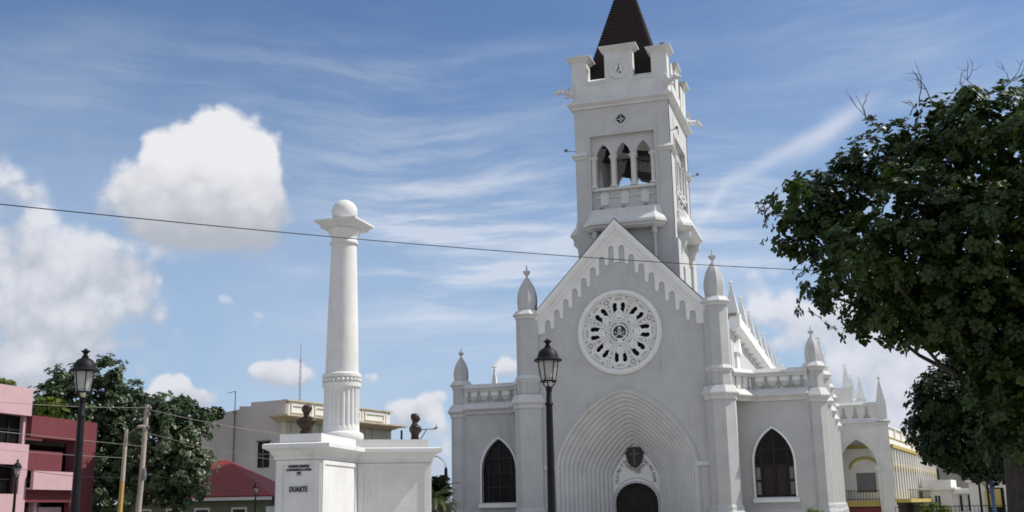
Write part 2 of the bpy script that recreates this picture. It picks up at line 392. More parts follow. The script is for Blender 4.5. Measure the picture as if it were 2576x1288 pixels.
def text(s, size, depth=.01, sx=1.0, align='CENTER', bold=0.):
    """lettering as verts/faces in the x-z plane, facing -y"""
    cu = bpy.data.curves.new('lettering', 'FONT'); cu.body = s; cu.size = size; cu.extrude = depth; cu.align_x = align; cu.align_y = 'CENTER'; cu.resolution_u = 2; cu.offset = bold
    ob = bpy.data.objects.new('lettering', cu); COL.objects.link(ob)
    bpy.context.view_layer.update()
    me = bpy.data.meshes.new_from_object(ob.evaluated_get(bpy.context.evaluated_depsgraph_get()))
    vs = [(v.co.x * sx, -v.co.z, v.co.y) for v in me.vertices]; fs = [tuple(p.vertices) for p in me.polygons]
    bpy.data.objects.remove(ob); bpy.data.curves.remove(cu); bpy.data.meshes.remove(me)
    return vs, fs
def arch(cx, hw, z0, zs, za, n=9):
    """pointed opening, bottom left round to bottom right"""
    h = za - zs; c = (h * h - hw * hw) / (2 * hw); rad = hw + c
    a1 = math.atan2(h, c) if c > 0 or True else 0
    pts = [(hw - 0.0, z0)] if z0 < zs - 1e-6 else []
    for i in range(n + 1):
        a = a1 * i / n; pts.append((-c + rad * math.cos(a), zs + rad * math.sin(a)))
    pts = [(cx + x, z) for x, z in pts]
    return pts + [(2 * cx - x, z) for x, z in reversed(pts[:-1])]       # counter-clockwise
def rarch(cx, hw, z0, zs, n=8):
    p = [(cx + hw, z0)] + [(cx + hw * math.cos(math.pi * i / n), zs + hw * math.sin(math.pi * i / n)) for i in range(n + 1)] + [(cx - hw, z0)]
    return p
def offset_strip(pts, w, d0, d1, mb):
    """moulding of width w outside an open outline given counter-clockwise in x-z"""
    L = len(pts); out = []
    for i, p in enumerate(pts):
        a = Vector(pts[max(i - 1, 0)]); b = Vector(pts[min(i + 1, L - 1)]); d = (b - a).normalized(); out.append((p[0] + d.y * w, p[1] - d.x * w))
    mb.ex(list(pts) + list(reversed(out)), d0, d1)
    return mb
def corn(o, z0, z1):                            # cornice profile, outward / z
    h = z1 - z0
    return [(-.02, z0), (o * .28, z0), (o * .34, z0 + h * .22), (o * .55, z0 + h * .26), (o * .8, z0 + h * .36), (o, z0 + h * .41), (o, z0 + h * .50), (.03, z1), (-.02, z1)]
def ringprof(r, o, z0, z1):
    return [(r - .05, z0), (r + o * .28, z0), (r + o * .34, z0 + (z1 - z0) * .22), (r + o * .6, z0 + (z1 - z0) * .3), (r + o * .85, z0 + (z1 - z0) * .36), (r + o, z0 + (z1 - z0) * .41), (r + o, z0 + (z1 - z0) * .48), (r + .01, z1), (r - .05, z1)]
O8 = math.pi / 8

# ------------------------------------------------------------------ ground
def groundmat():
    m = bpy.data.materials.new('paved_plaza'); m.use_nodes = True; t = m.node_tree; q = NG(t); bs = t.nodes['Principled BSDF']
    tcn = q.n('ShaderNodeTexCoord'); br = q.n('ShaderNodeTexBrick'); t.links.new(tcn.outputs['Object'], br.inputs['Vector'])
    br.inputs['Scale'].default_value = 1.0; br.inputs['Brick Width'].default_value = .4; br.inputs['Row Height'].default_value = .4; br.inputs['Mortar Size'].default_value = .012; br.offset = 0
    br.inputs['Color1'].default_value = (.33, .31, .28, 1); br.inputs['Color2'].default_value = (.38, .36, .33, 1); br.inputs['Mortar'].default_value = (.24, .22, .20, 1)
    nz = q.noise(tcn.outputs['Object'], .25, 6, .6)
    t.links.new(q.mix(q.m('MULTIPLY', nz.outputs[0], .6), br.outputs[0], (.32, .30, .27)), bs.inputs['Base Color']); bs.inputs['Roughness'].default_value = .85
    return m
M['plaza'] = groundmat()
M['earth'] = mat('dry_ground', (.28, .255, .20), .95, .3, .05)
M['asphalt'] = mat('asphalt', (.055, .055, .056), .9, .2, .4, .3, 40)
M['kerb'] = mat('kerb_concrete', (.35, .34, .32), .85, .1, 1)
b = MB(); b.add([(-1500, -300, -.012), (1500, -300, -.012), (1500, 3000, -.012), (-1500, 3000, -.012)], [(0, 1, 2, 3)]); tag(b.build('ground', M['earth']), kind='structure')
b = MB(); b.add([(-31, -30, 0), (20, -30, 0), (20, 66, 0), (-31, 66, 0)], [(0, 1, 2, 3)]); tag(b.build('plaza_pavement', M['plaza']), kind='structure')
b = MB(); b.add([(-39.5, -60, -.004), (-32, -60, -.004), (-32, 200, -.004), (-39.5, 200, -.004)], [(0, 1, 2, 3)]); tag(b.build('road', M['asphalt']), kind='structure')
b = MB(); b.box(-32, -31, -60, 200, -.1, .13); tag(b.build('kerb', M['kerb']), kind='structure')

# ------------------------------------------------------------------ church (local x centred on its axis, y = 0 on the front wall)
CH = empty('church', (-14.5, 70, 0), 0, 'white and grey gothic church with a square bell tower, rose window and deep ribbed portal', 'church')
def P(name, mb, m, parent=None, **k): return mb.build(name, M[m], parent or CH, **k)
def PE(name, mb, m, parent=None, **k): return mb.build_each(name, M[m], parent or CH, **k)
AP, RK = 20.3, 1.053
def rake(x): return AP - RK * abs(x)
# front gable wall with openings
def sup(hw, h, n, k=14):                        # half outline of a portal order: flattened pointed curve
    out = []
    for i in range(k + 1):
        t = i / k; x = 1 - t ** 1.6; out.append((hw * x, h * (1 - x ** n) ** (1 / n)))
    return out
def portal_line(hw, zs, za, n):
    r = sup(hw, za - zs, n); p = [(hw, -.3)] + [(x, zs + z) for x, z in r]
    return p + [(-x, z) for x, z in reversed(p[:-1])]
PH0 = portal_line(4.6, 4.2, 9.0, 1.55)
rose_hole = [(2.72 * math.cos(2 * math.pi * i / 48), 12.72 + 2.72 * math.sin(2 * math.pi * i / 48)) for i in range(48)]
mb = MB(); fw = [(-6.2, -.3)] + list(reversed(PH0)) + [(6.2, -.3), (6.2, rake(6.2) - .3), (0, AP - .3), (-6.2, rake(6.2) - .3)]
mb.ex(fw, 0, .6, [rose_hole]); P('front_wall', mb, 'wall')
mb = MB(); mb.box(-6.1, -4.65, .62, 5.0, -.3, 13.5); mb.box(4.65, 6.1, .62, 5.0, -.3, 13.5)
mb.ex([(-6.1, 13.5), (6.1, 13.5), (6.1, rake(6.1) - .35), (0, AP - .35), (-6.1, rake(6.1) - .35)], .62, 5.0); P('front_block', mb, 'wall')
# raking cornice, dark roof edge, stepped arcade under it
def rk(x, d): return (x, rake(x) - d)
mb = MB()
mb.ex([rk(-5.75, .0), rk(-5.75, .42), rk(0, .42), rk(5.75, .42), rk(5.75, .0), (0, AP)], -.42, -.0)
mb.ex([rk(-5.75, .42), rk(-5.75, .62), rk(0, .62), rk(5.75, .62), rk(5.75, .42), rk(0, .42)], -.34, -.0)
mb.ex([rk(-5.75, .62), rk(-5.75, .98), rk(0, .98), rk(5.75, .98), rk(5.75, .62), rk(0, .62)], -.20, -.0)
P('gable_cornice', mb, 'trim')
mb = MB(); mb.ex([rk(-5.9, .0), (0, AP), rk(5.9, .0), rk(5.9, -.10), (0, AP + .10), rk(-5.9, -.10)], -.36, 5.2); P('gable_roof', mb, 'flash')
def stair(sgn):
    pts = []; w = .19
    zs = [18.55 - .675 * k for k in range(8)]
    for k in range(8):
        cx = .36 + .643 * k; z = zs[k]
        if k: pass
        bot_in = (z - 1.15) if k == 0 else (z - .62)      # inner pendant (towards the axis)
        nxt = zs[k + 1] if k < 7 else z - .30
        bot_out = nxt - .62
        pts += [(cx - w, bot_in)] if k == 0 else []
        pts += [(cx - w, z - w)] + [(cx - w * math.cos(math.pi * i / 6), z - w + w * math.sin(math.pi * i / 6)) for i in range(1, 6)] + [(cx + w, z - w)]
        pw = .643 - 2 * w; x0 = cx + w
        if k < 7: pts += [(x0 + .015, bot_out + .08), (x0 + pw * .3, bot_out), (x0 + pw * .7, bot_out), (x0 + pw - .015, bot_out + .08)]
        else: pts += [(x0 + .015, bot_out + .05), (x0 + .25, bot_out), (5.75, bot_out)]
    return pts
st = stair(1)
low_r = [(.0, st[0][1])] + st
right = low_r; left = [(-x, z) for x, z in reversed(low_r[1:])]
mb = MB(); mb.ex([rk(5.75, .96), (0, AP - .96), rk(-5.75, .96)] + left + right, -.10, 0.0); P('stepped_arcade', mb, 'trim')
# rose window
RC = (0, 12.72)
rz_ = MB()
def rosering(mb, r0, r1, y0, y1, n=64):
    mb.ex([(RC[0] + r1 * math.cos(2 * math.pi * i / n), RC[1] + r1 * math.sin(2 * math.pi * i / n)) for i in range(n)], y0, y1,
          [[(RC[0] + r0 * math.cos(2 * math.pi * i / n), RC[1] + r0 * math.sin(2 * math.pi * i / n)) for i in range(n)]]); return mb
ROSE = P('rose_window', rosering(MB(), 2.68, 2.80, -.16, .1), 'trim', smooth=30)
P('rose_rim', rosering(rosering(MB(), 2.56, 2.68, -.24, .1), 2.48, 2.56, -.12, .12), 'trim', ROSE, smooth=30)
def rot2(p, a, o=RC): return (o[0] + p[0] * math.cos(a) - p[1] * math.sin(a), o[1] + p[0] * math.sin(a) + p[1] * math.cos(a))
holes = []; shallow = []; rel = MB(); knob = MB()
def ccw(h): return h if sum(h[i][0] * h[(i + 1) % len(h)][1] - h[(i + 1) % len(h)][0] * h[i][1] for i in range(len(h))) > 0 else h[::-1]
for k in range(8):
    a = k * math.pi / 4
    for sg in (-1, 1):                         # lobed slot, local: y outward
        sl_ = []
        out = [(.25, 1.08), (.33, 1.05), (.39, 1.12), (.415, 1.3), (.43, 1.82), (.38, 1.94), (.28, 1.99), (.18, 1.95), (.125, 1.86), (.115, 1.73), (.165, 1.67), (.115, 1.61), (.11, 1.50), (.16, 1.44), (.20, 1.40), (.28, 1.35), (.32, 1.27), (.31, 1.16)]
        h = [rot2((sg * x, y), a) for x, y in out]
        A = sum(h[i][0] * h[(i + 1) % len(h)][1] - h[(i + 1) % len(h)][0] * h[i][1] for i in range(len(h)))
        holes.append(h if A > 0 else h[::-1])
    # petal frame: raised lip round each pair of slots
    loop = [(.0, .80), (.26, .86), (.33, 1.05), (.42, 1.45), (.56, 1.85), (.52, 2.12), (.34, 2.30), (0, 2.37)]
    loop = loop + [(-x, y) for x, y in reversed(loop[1:-1])]
    pth = [rot2(p, a) for p in loop + loop[:1]]
    rel.tube([(x, -.03, z) for x, z in pth], .055, 6, cap=False)
    loop2 = [(0, 1.45), (.025, 1.9), (0, 2.02), (-.025, 1.9), (0, 1.45)]
    # small trefoil rosettes between the petals
    a2 = a + math.pi / 8; c2 = rot2((0, 2.15), a2)
    rel.tube([(c2[0] + .24 * math.cos(2 * math.pi * i / 16), -.03, c2[1] + .24 * math.sin(2 * math.pi * i / 16)) for i in range(17)], .032, 5, cap=False)
    if k % 2 == 0:
        for j in range(6):
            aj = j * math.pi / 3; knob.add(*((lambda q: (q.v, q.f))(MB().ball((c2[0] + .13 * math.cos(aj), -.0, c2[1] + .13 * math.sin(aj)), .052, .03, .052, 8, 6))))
    else:
        for j in range(4):
            aj = j * math.pi / 2 + a2; q = (c2[0] + .12 * math.cos(aj), c2[1] + .12 * math.sin(aj))
            rel.tube([(q[0] + .085 * math.cos(2 * math.pi * i / 10), -.03, q[1] + .085 * math.sin(2 * math.pi * i / 10)) for i in range(11)], .022, 4, cap=False)
    # spandrel triangles
    for tr_ in (((0, 1.30), (.115, 1.64), (0, 1.60), (-.115, 1.64)), ((.36, 2.20), (.44, 2.36), (.30, 2.42)), ((-.36, 2.20), (-.30, 2.42), (-.44, 2.36)), ((0, 1.72), (.1, 1.82), (0, 1.86), (-.1, 1.82))): shallow.append(ccw([rot2(p, a2) for p in tr_]))
    shallow.append(ccw([rot2(p, a) for p in ((-.30, 2.14), (0, 2.08), (.30, 2.14), (.16, 2.26), (0, 2.30), (-.16, 2.26))])); shallow.append(ccw([rot2(p, a) for p in ((-.14, .90), (0, .86), (.14, .90), (0, .98))]))
mb = MB(); mb.ex([(RC[0] + 2.55 * math.cos(2 * math.pi * i / 64), RC[1] + 2.55 * math.sin(2 * math.pi * i / 64)) for i in range(64)], .02, .10, holes + shallow)
mb.ex([(RC[0] + 2.54 * math.cos(2 * math.pi * i / 64), RC[1] + 2.54 * math.sin(2 * math.pi * i / 64)) for i in range(64)], .145, .22, holes)
P('rose_tracery', mb, 'trim', ROSE); P('petal_moulding', rel, 'trim', ROSE, smooth=60); PE('rosette_piercing', knob, 'stained', ROSE, smooth=60)  # rosette knobs are solid, darkened to paint in the shade of piercings
mb = MB(); mb.lathe([(2.6, 0), (2.6, .03)], 48); mb.xf(Matrix.Translation((0, .52, 12.72)) @ Matrix.Rotation(R(90), 4, 'X')); P('rose_glass', mb, 'glass', ROSE)
kn = MB()
for k in range(8):
    a = k * math.pi / 4
    for sg in (-1, 1):
        c_ = rot2((sg * .19, 1.22), a); kn.ball((c_[0], .0, c_[1]), .11, .06, .11, 10, 8)
    c_ = rot2((0, 1.33), a); kn.ball((c_[0], .0, c_[1]), .07, .05, .07, 8, 6)
PE('lobe_knob', kn, 'trim', ROSE, smooth=60)
mb = MB(); mb.lathe([(.74, 0), (.74, .06), (.70, .09), (.45, .09), (.42, .04)], 40); mb.xf(Matrix.Translation((0, .0, 12.72)) @ Matrix.Rotation(R(90), 4, 'X')); P('medallion', mb, 'trim', ROSE, smooth=30)
mb = MB(); mb.lathe([(.425, 0), (.425, .055)], 40); mb.xf(Matrix.Translation((0, .0, 12.72)) @ Matrix.Rotation(R(90), 4, 'X')); P('emblem_field', mb, 'emblem', ROSE)
mb = MB()
def ring_text(mb, s, rad, a0, a1, size, y):
    for i, ch in enumerate(s):
        if ch == ' ': continue
        a = a0 + (a1 - a0) * i / (len(s) - 1)
        vs, fs = text(ch, size, .008); o = len(mb.v); mb.add(vs, fs)
        mb.xf(Matrix.Translation((rad * math.sin(a), y, 12.72 + rad * math.cos(a))) @ Matrix.Rotation(a, 4, 'Y'), o)
ring_text(mb, 'ECCLESIA TUA DISTA +', .585, R(-160), R(0), .19, -.10)
ring_text(mb, 'PETROECCLESIAE SAR', .585, R(12), R(160), .19, -.10)
P('medallion_lettering', mb, 'letter', ROSE)
mb = MB()                                      # tiara over crossed keys
mb.lathe([(.105, 0), (.12, .02), (.14, .12), (.15, .22), (.13, .31), (.08, .38), (.03, .41), (.04, .44), (.01, .46)], 14, (0, -.06, 12.63), sy=.3)
for sg in (-1, 1):
    mb.tube([(sg * .22, -.075, 12.47), (sg * -.26, -.075, 12.66)], .02, 6)
    mb.tube([(sg * .255 + .06 * math.cos(i * math.pi / 5), -.075, 12.455 + .045 * math.sin(i * math.pi / 5)) for i in range(11)], .018, 5)
    mb.box(sg * -.29 - .035, sg * -.29 + .035, -.085, -.065, 12.67, 12.75)
P('tiara_and_keys', mb, 'trim', ROSE, smooth=40)
mb = MB()
for z, r in ((.05, .14), (.15, .16), (.25, .155)): mb.lathe([(r, z), (r, z + .045)], 14, (0, -.06, 12.63), sy=.36)
PE('tiara_band', mb, 'emblem', ROSE)
# portal: thirteen rolls stepping back
NO, DEP = 13, 3.35
mb = MB(); rings = []; K = 8
for s_ in range(NO * K + 1):
    t = s_ / (NO * K); ph = (s_ % K) / K
    bump = .105 * (abs(math.sin(math.pi * t * NO)) ** .75)
    hw = 4.6 - 3.02 * t - bump * .75; dpt = DEP * t - bump * .75
    zs = 4.2 - .5 * t; za = 9.0 - 3.35 * t - bump * .55; n = 1.55 - .33 * t
    rings.append([(x, dpt, z) for x, z in portal_line(hw, zs, za, n)])
L_ = len(rings[0]); vs = [p for r_ in rings for p in r_]
fs = [(j * L_ + i, j * L_ + i + 1, (j + 1) * L_ + i + 1, (j + 1) * L_ + i) for j in range(len(rings) - 1) for i in range(L_ - 1)]
mb.add(vs, fs); PT = P('portal', mb, 'mid', smooth=50)
mb = MB(); offset_strip(PH0, .13, -.10, .02, mb); P('portal_hood', mb, 'wall', PT, smooth=30)
mb = MB()
for sg in (-1, 1): mb.box(sg * 4.95 - .42, sg * 4.95 + .42, -.13, .02, 3.95, 4.22)
PE('portal_impost', mb, 'mid', PT)
inn = portal_line(1.60, 3.7, 5.66, 1.22)
dr = rarch(0, 1.44, -.3, 1.76, 12)
dr = [(x, z if z < 1.76 else 1.76 + (z - 1.76) * .90) for x, z in dr]
mb = MB(); mb.ex([inn[-1]] + [(-1.44, -.3)] + list(reversed(dr))[1:-1] + [(1.44, -.3)] + inn[:-1], DEP - .02, DEP + .2); P('tympanum', mb, 'trim', PT)
mb = MB(); offset_strip([(x * 1.0, z) for x, z in dr], .13, DEP - .12, DEP, mb); P('door_arch', mb, 'wall', PT, smooth=40)
mb = MB(); offset_strip([(x * 1.1, 1.78 + (z - 1.78) * 1.25) for x, z in dr[2:-2]], .022, DEP - .035, DEP, mb)
offset_strip([(x * .96, z * .985) for x, z in inn[1:-1]], .02, DEP - .035, DEP, mb); P('painted_line', mb, 'letter', PT)
mb = MB(); mb.box(-1.48, 1.48, DEP + .3, DEP + .38, -.3, 3.4)
for x in (-.98, -.35, .35, .98): mb.box(x - .26, x + .26, DEP + .26, DEP + .32, .3, 1.5)
P('door', mb, 'door', PT)
mb = MB()                                      # lettering along the inner edge
def line_text(s, pts, size, y):
    tot = [0]
    for i in range(1, len(pts)): tot.append(tot[-1] + math.dist(pts[i], pts[i - 1]))
    for i, ch in enumerate(s):
        if ch == ' ': continue
        d = tot[-1] * (i + .5) / len(s); j = max(k for k in range(len(tot) - 1) if tot[k] <= d); f = (d - tot[j]) / (tot[j + 1] - tot[j])
        p = [pts[j][c] + (pts[j + 1][c] - pts[j][c]) * f for c in (0, 1)]; a = math.atan2(pts[j + 1][1] - pts[j][1], pts[j + 1][0] - pts[j][0])
        vs, fs = text(ch, size, .008); o = len(mb.v); mb.add(vs, fs); mb.xf(Matrix.Translation((p[0], y, p[1])) @ Matrix.Rotation(-a, 4, 'Y'), o)
lp = [(-1.27, 3.05), (-1.25, 3.5), (-1.10, 3.92), (-.86, 4.26), (-.58, 4.52)]
line_text('DIoS MIo Y To', lp, .31, DEP - .03)
P('inscription', mb, 'letter', PT)
mb = MB()
line_text('DAS MIS CoSAS', [(-x, z) for x, z in reversed(lp)], .31, DEP - .03)
P('inscription', mb, 'letter', PT)
mb = MB(); shp = [(0, 4.02), (.24, 4.14), (.44, 4.36), (.55, 4.68), (.56, 4.9), (.64, 4.95), (.62, 5.04), (.52, 5.1), (.46, 5.22), (.47, 5.34), (.38, 5.42), (.30, 5.34), (.14, 5.42)]
shp = shp + [(-x, z) for x, z in reversed(shp[1:])]; mb.ex(shp, DEP - .2, DEP - .06); P('shield', mb, 'shield', PT)
mb = MB(); mb.box(-.085, .085, DEP - .26, DEP - .2, 4.18, 5.26); mb.box(-.34, -.086, DEP - .26, DEP - .2, 4.86, 5.02); mb.box(.086, .34, DEP - .26, DEP - .2, 4.86, 5.02); P('shield_cross', mb, 'gold', PT)
mb = MB(); offset_strip([(.66, 4.2), (.5, 4.08), (.28, 3.92), (0, 3.84), (-.28, 3.92), (-.5, 4.08), (-.66, 4.2)], .13, DEP - .14, DEP - .06, mb); mb.ex([(.0, 3.7), (.36, 3.72), (.34, 3.9), (.05, 3.86)], DEP - .16, DEP - .1); P('shield_ribbon', mb, 'pinkrib', PT)
# octagonal pillars, pinned at the corners of the front block
def finial(sc, parent, name='finial'):
    m = MB()
    m.lathe([(.62, 0), (.68, .3), (.73, .75), (.725, 1.1), (.67, 1.45), (.55, 1.85), (.37, 2.2), (.15, 2.5)], 8, ph=O8)
    m.lathe([(.16, 2.44), (.20, 2.48), (.16, 2.54), (.09, 2.56), (.075, 2.74), (.12, 2.78), (.19, 2.86), (.255, 2.97), (.27, 3.06), (.16, 3.1), (.05, 3.13), (.04, 3.2), (.075, 3.24), (.05, 3.3), (.035, 3.5), (.01, 3.52)], 14)
    m.v = [(x * sc, y * sc, z * sc) for x, y, z in m.v]; return m.build(name, M['wall'], parent, smooth=24)
def pillar(x, y, rl, ru, z1, z2, ztop, fsc, zband=None):
    m = MB(); m.lathe([(rl * 1.28, -.3), (rl * 1.28, .95), (rl * 1.20, 1.1), (rl * 1.12, 1.2), (rl * 1.1, 1.38), (rl, 1.55), (rl, z1), ], 8, ph=O8); m.lathe([(ru, z1 - .1), (ru, z2 + .1)], 8, ph=O8)
    p = m.build('pillar', M['wall'], CH, loc=(x, y, 0))
    c = MB(); c.lathe(ringprof(rl, .28, z1 - .28, z1 + .60), 8, ph=O8, cap=False); c.lathe(ringprof(ru, .24, z2 - .18, z2 + .38), 8, ph=O8)
    if zband: c.lathe(ringprof(ru, .14, zband - .22, zband + .2), 8, ph=O8, cap=False)
    c.build_each('pillar_cornice', M['mid'], p, smooth=25)
    f = finial(fsc, p); f.location = (0, 0, ztop); return p
for sg in (-1, 1):
    pillar(sg * 6.3, .05, .98, .80, 8.25, 14.15, 14.4, .95, 9.95)
    pillar(sg * 12.0, 2.45, .70, .58, 8.05, 9.95, 10.15, .72)
# wings
def wing(sg):
    mi = (lambda m: m) if sg > 0 else (lambda m: m.mirror())
    wn = arch(9.15, 1.22, 1.95, 4.1, 6.22, 10)
    m = MB(); m.ex([(6.2, -.3), (12.0, -.3), (12.0, 9.2), (6.2, 9.2)], 2.0, 2.5, [wn]); w = P('wing_wall', mi(m), 'wall')
    m = MB(); m.ex([(6.4, -.3), (12.0, -.3), (12.0, 1.25), (6.4, 1.25)], 1.86, 2.02); P('wing_plinth', mi(m), 'wall', w)
    m = MB(); path = [(7.02, .55), (8.15, 1.98), (11.6, 1.98)]
    m.sweep(path, corn(.46, 7.95, 8.72)); m.sweep(path, [(-.25, 8.4), (.04, 8.4), (.04, 8.7), (-.25, 8.7)])
    m.sweep(path, corn(.24, 9.52, 10.02)); P('wing_cornice', mi(m), 'mid', w)
    m = MB(); m.ex([(6.6, 0.4), (7.02, .55), (8.15, 1.98), (8.15, 2.2), (6.6, 2.2)], 8.02, 8.12, axis='z'); P('wing_soffit', mi(m), 'wall', w)
    # balustrade panel with tracery in relief
    m = MB(); m.sweep(path, [(-.3, 8.6), (-.06, 8.6), (-.06, 9.7), (-.3, 9.7)]); bal = P('balustrade', mi(m), 'trim')
    m = MB()
    for x in (8.22, 11.25): m.box(x - .09, x + .09, 1.93, 2.06, 8.6, 9.6)
    tr = [(9.0, 1), (9.78, 0), (10.55, 1)]
    def flare(cx): return [(cx + x, z) for x, z in ([(.46, 8.62), (.46, 8.70), (.30, 8.78), (.17, 8.95), (.10, 9.15), (.07, 9.6)] + [(-.07, 9.6), (-.10, 9.15), (-.17, 8.95), (-.30, 8.78), (-.46, 8.70), (-.46, 8.62)])]
    for cx, k in tr:
        if k: m.ex(flare(cx), 1.96, 2.05)
        else:
            m.box(cx - .055, cx + .055, 1.96, 2.05, 8.62, 9.6); m.box(cx - .13, cx + .13, 1.955, 2.05, 9.05, 9.17)
    for cx in (8.6, 9.4, 10.16, 10.95):
        m.tube([(cx - .30 + .6 * i / 8, 1.99, 8.68 + .20 * abs(math.cos(math.pi * (.5 + (i / 8 - .5)))) ** 0 - .20 * math.sin(math.pi * i / 8) + .16) for i in range(9)], .035, 5)
    d = Vector((8.15 - 7.02, 1.98 - .55)).normalized()
    for s_ in (.35, .95, 1.5):
        p = Vector((7.02, .55)) + d * s_; n = Vector((d.y, -d.x))
        m.tube([(p.x - n.x * .03, p.y - n.y * .03, 8.62), (p.x - n.x * .03, p.y - n.y * .03, 9.6)], .05, 6)
        m.hull([(p.x + d.x * a_ - n.x * c_, p.y + d.y * a_ - n.y * c_, 8.62) for a_, c_ in ((-.2, .08), (.2, .08), (.2, -.0), (-.2, -.0))], [(p.x + d.x * a_ - n.x * c_, p.y + d.y * a_ - n.y * c_, 8.95) for a_, c_ in ((-.05, .08), (.05, .08), (.05, .0), (-.05, .0))])
    P('balustrade_tracery', mi(m), 'stained', bal, smooth=40)
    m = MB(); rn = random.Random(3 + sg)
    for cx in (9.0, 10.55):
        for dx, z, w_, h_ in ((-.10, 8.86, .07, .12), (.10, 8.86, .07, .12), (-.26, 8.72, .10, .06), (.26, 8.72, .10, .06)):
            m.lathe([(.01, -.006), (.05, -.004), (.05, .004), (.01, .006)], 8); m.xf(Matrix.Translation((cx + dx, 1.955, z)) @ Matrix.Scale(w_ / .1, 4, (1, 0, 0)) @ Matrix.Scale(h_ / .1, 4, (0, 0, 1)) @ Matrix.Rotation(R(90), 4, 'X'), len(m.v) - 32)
    PE('pierced_trefoil', mi(m), 'piercing_shade', bal)  # dark discs laid on the relief as painted shade of pierced holes
    # window
    fr = MB(); offset_strip(wn, .13, 1.9, 2.06, fr); W_ = P('window', mi(fr), 'trim', smooth=30)
    m = MB(); m.hull([(7.72, 1.72, 1.62), (10.58, 1.72, 1.62), (10.58, 2.06, 1.62), (7.72, 2.06, 1.62)], [(7.72, 1.76, 1.86), (10.58, 1.76, 1.86), (10.58, 2.06, 1.95), (7.72, 2.06, 1.95)]); P('window_sill', mi(m), 'trim', W_)
    m = MB(); m.box(7.85, 10.45, 2.34, 2.38, 1.9, 6.3); P('window_glass', mi(m), 'glass', W_)
    m = MB()
    for x in (8.32, 9.15, 9.98): m.box(x - .05, x + .05, 2.26, 2.33, 1.9, 6.1 if x == 9.15 else 5.4)
    for z in (2.96, 3.9, 4.9): m.box(7.9, 10.4, 2.24, 2.32, z - .05, z + .05)
    P('mullion', mi(m), 'wood', W_)
    m = MB()
    for x in (8.74, 9.56): m.box(x - .30, x + .30, 2.28, 2.335, 2.05, 3.8)
    if sg > 0: PE('shutter', mi(m), 'redwood', W_)
    m = MB()
    for x0, x1 in ((7.99, 8.24), (10.06, 10.30)):
        for z0, z1 in ((2.1, 2.88), (3.04, 3.8)): m.box(x0, x1, 2.29, 2.335, z0, z1)
    if sg > 0: PE('side_pane', mi(m), 'pane', W_)
for sg in (1, -1): wing(sg)
# nave and aisles running back
mb = MB(); mb.box(-6.6, 6.6, 5.0, 66, 9, 13.3); mb.ex([(-6.9, 13.9), (6.9, 13.9), (0, 16.4)], 12.0, 66); NV = P('nave', mb, 'wall')
mb = MB()
for sg in (-1, 1):
    mb.hull([(sg * 6.62, 5.4, 13.2), (sg * 6.95, 5.4, 13.2), (sg * 6.95, 66, 13.2), (sg * 6.62, 66, 13.2)], [(sg * 6.62, 5.4, 13.45), (sg * 7.25, 5.4, 13.45), (sg * 7.25, 66, 13.45), (sg * 6.62, 66, 13.45)])
    mb.box(sg * 6.94 - .34, sg * 6.94 + .34, 5.4, 66, 13.45, 14.15)
PE('nave_parapet', mb, 'trim', NV)
mb = MB()
for sg in (-1, 1): mb.box(sg * 6.78 - .3, sg * 6.78 + .3, 5.5, 66, 14.15, 14.40)
PE('nave_gutter', mb, 'roof', NV)
mb = MB()
for sg in (-1, 1):
    for k in range(18): mb.hull([(sg * 6.55 + dx, 6.2 + 3.1 * k + dy, 12.75) for dx, dy in ((-.1, -.1), (.1, -.1), (.1, .1), (-.1, .1))], [(sg * 6.75 + dx, 6.2 + 3.1 * k + dy, 13.21) for dx, dy in ((-.2, -.16), (.2, -.16), (.2, .16), (-.2, .16))])
PE('nave_corbel', mb, 'mid', NV)
mb = MB(); mb.ex(rarch(0, .9, 9.2, 11.6), 6.55, 6.75, axis='x'); mb.v = [(x, y + 8.2, z) for x, y, z in mb.v]; mb.hull([(6.6, 7.0, 11.9), (6.95, 7.0, 11.9), (6.95, 9.4, 11.9), (6.6, 9.4, 11.9)], [(6.6, 8.0, 13.0), (6.9, 8.0, 13.0), (6.9, 8.4, 13.0), (6.6, 8.4, 13.0)]); P('nave_window', mb, 'trim', NV)
mb = MB(); mb.box(-12.2, -6.62, 2.52, 60, -.3, 9.0); mb.box(6.62, 12.2, 2.52, 60, -.3, 9.0); AI = P('aisle', mb, 'wall')
mb = MB()
for sg in (-1, 1):
    pth = [(12.2, 2.6), (12.2, 60)]; q = MB(); q.sweep([(12.2, 60), (12.2, 2.6)][::-1], corn(.3, 7.95, 8.5)); q.sweep(pth, [(-.3, 8.5), (-.02, 8.5), (-.02, 9.55), (-.3, 9.55)]); q.sweep(pth, corn(.2, 9.5, 10.0))
    if sg < 0: q.mirror()
    mb.add(q.v, q.f)
PE('aisle_parapet', mb, 'mid', AI)
# pinnacles
def pinnacle(h, r, parent, loc):
    m = MB(); m.box(-r * 1.05, r * 1.05, -r * 1.05, r * 1.05, -.25, .0)
    m.lathe([(r * 1.25, 0), (r * .16, h * .86)], 4, ph=math.pi / 4); m.lathe([(r * .3, h * .78), (r * .42, h * .80), (r * .3, h * .82)], 4, ph=math.pi / 4)
    m.lathe([(.05, h * .84), (.05, h * .95), (.02, h)], 6); m.box(-.17, .17, -.045, .045, h * .885, h * .92); m.box(-.045, .045, -.17, .17, h * .885, h * .92)
    m.ball((0, 0, h * .93), .075, n=6, m=4)
    for dx, dy in ((.16, 0), (-.16, 0), (0, .16), (0, -.16)): m.ball((dx, dy, h * .905), .055, n=6, m=4)
    return m.build('pinnacle', M['trim'], parent, loc=loc)
p0 = pinnacle(2.5, .50, CH, (6.75, 6.2, 14.4))
for k in range(1, 10): part_copy(p0, (6.75, 6.2 + 6.35 * k, 14.4))
for k in range(2, 6): part_copy(p0, (-6.75, 5.6 + 6.35 * k, 14.4))
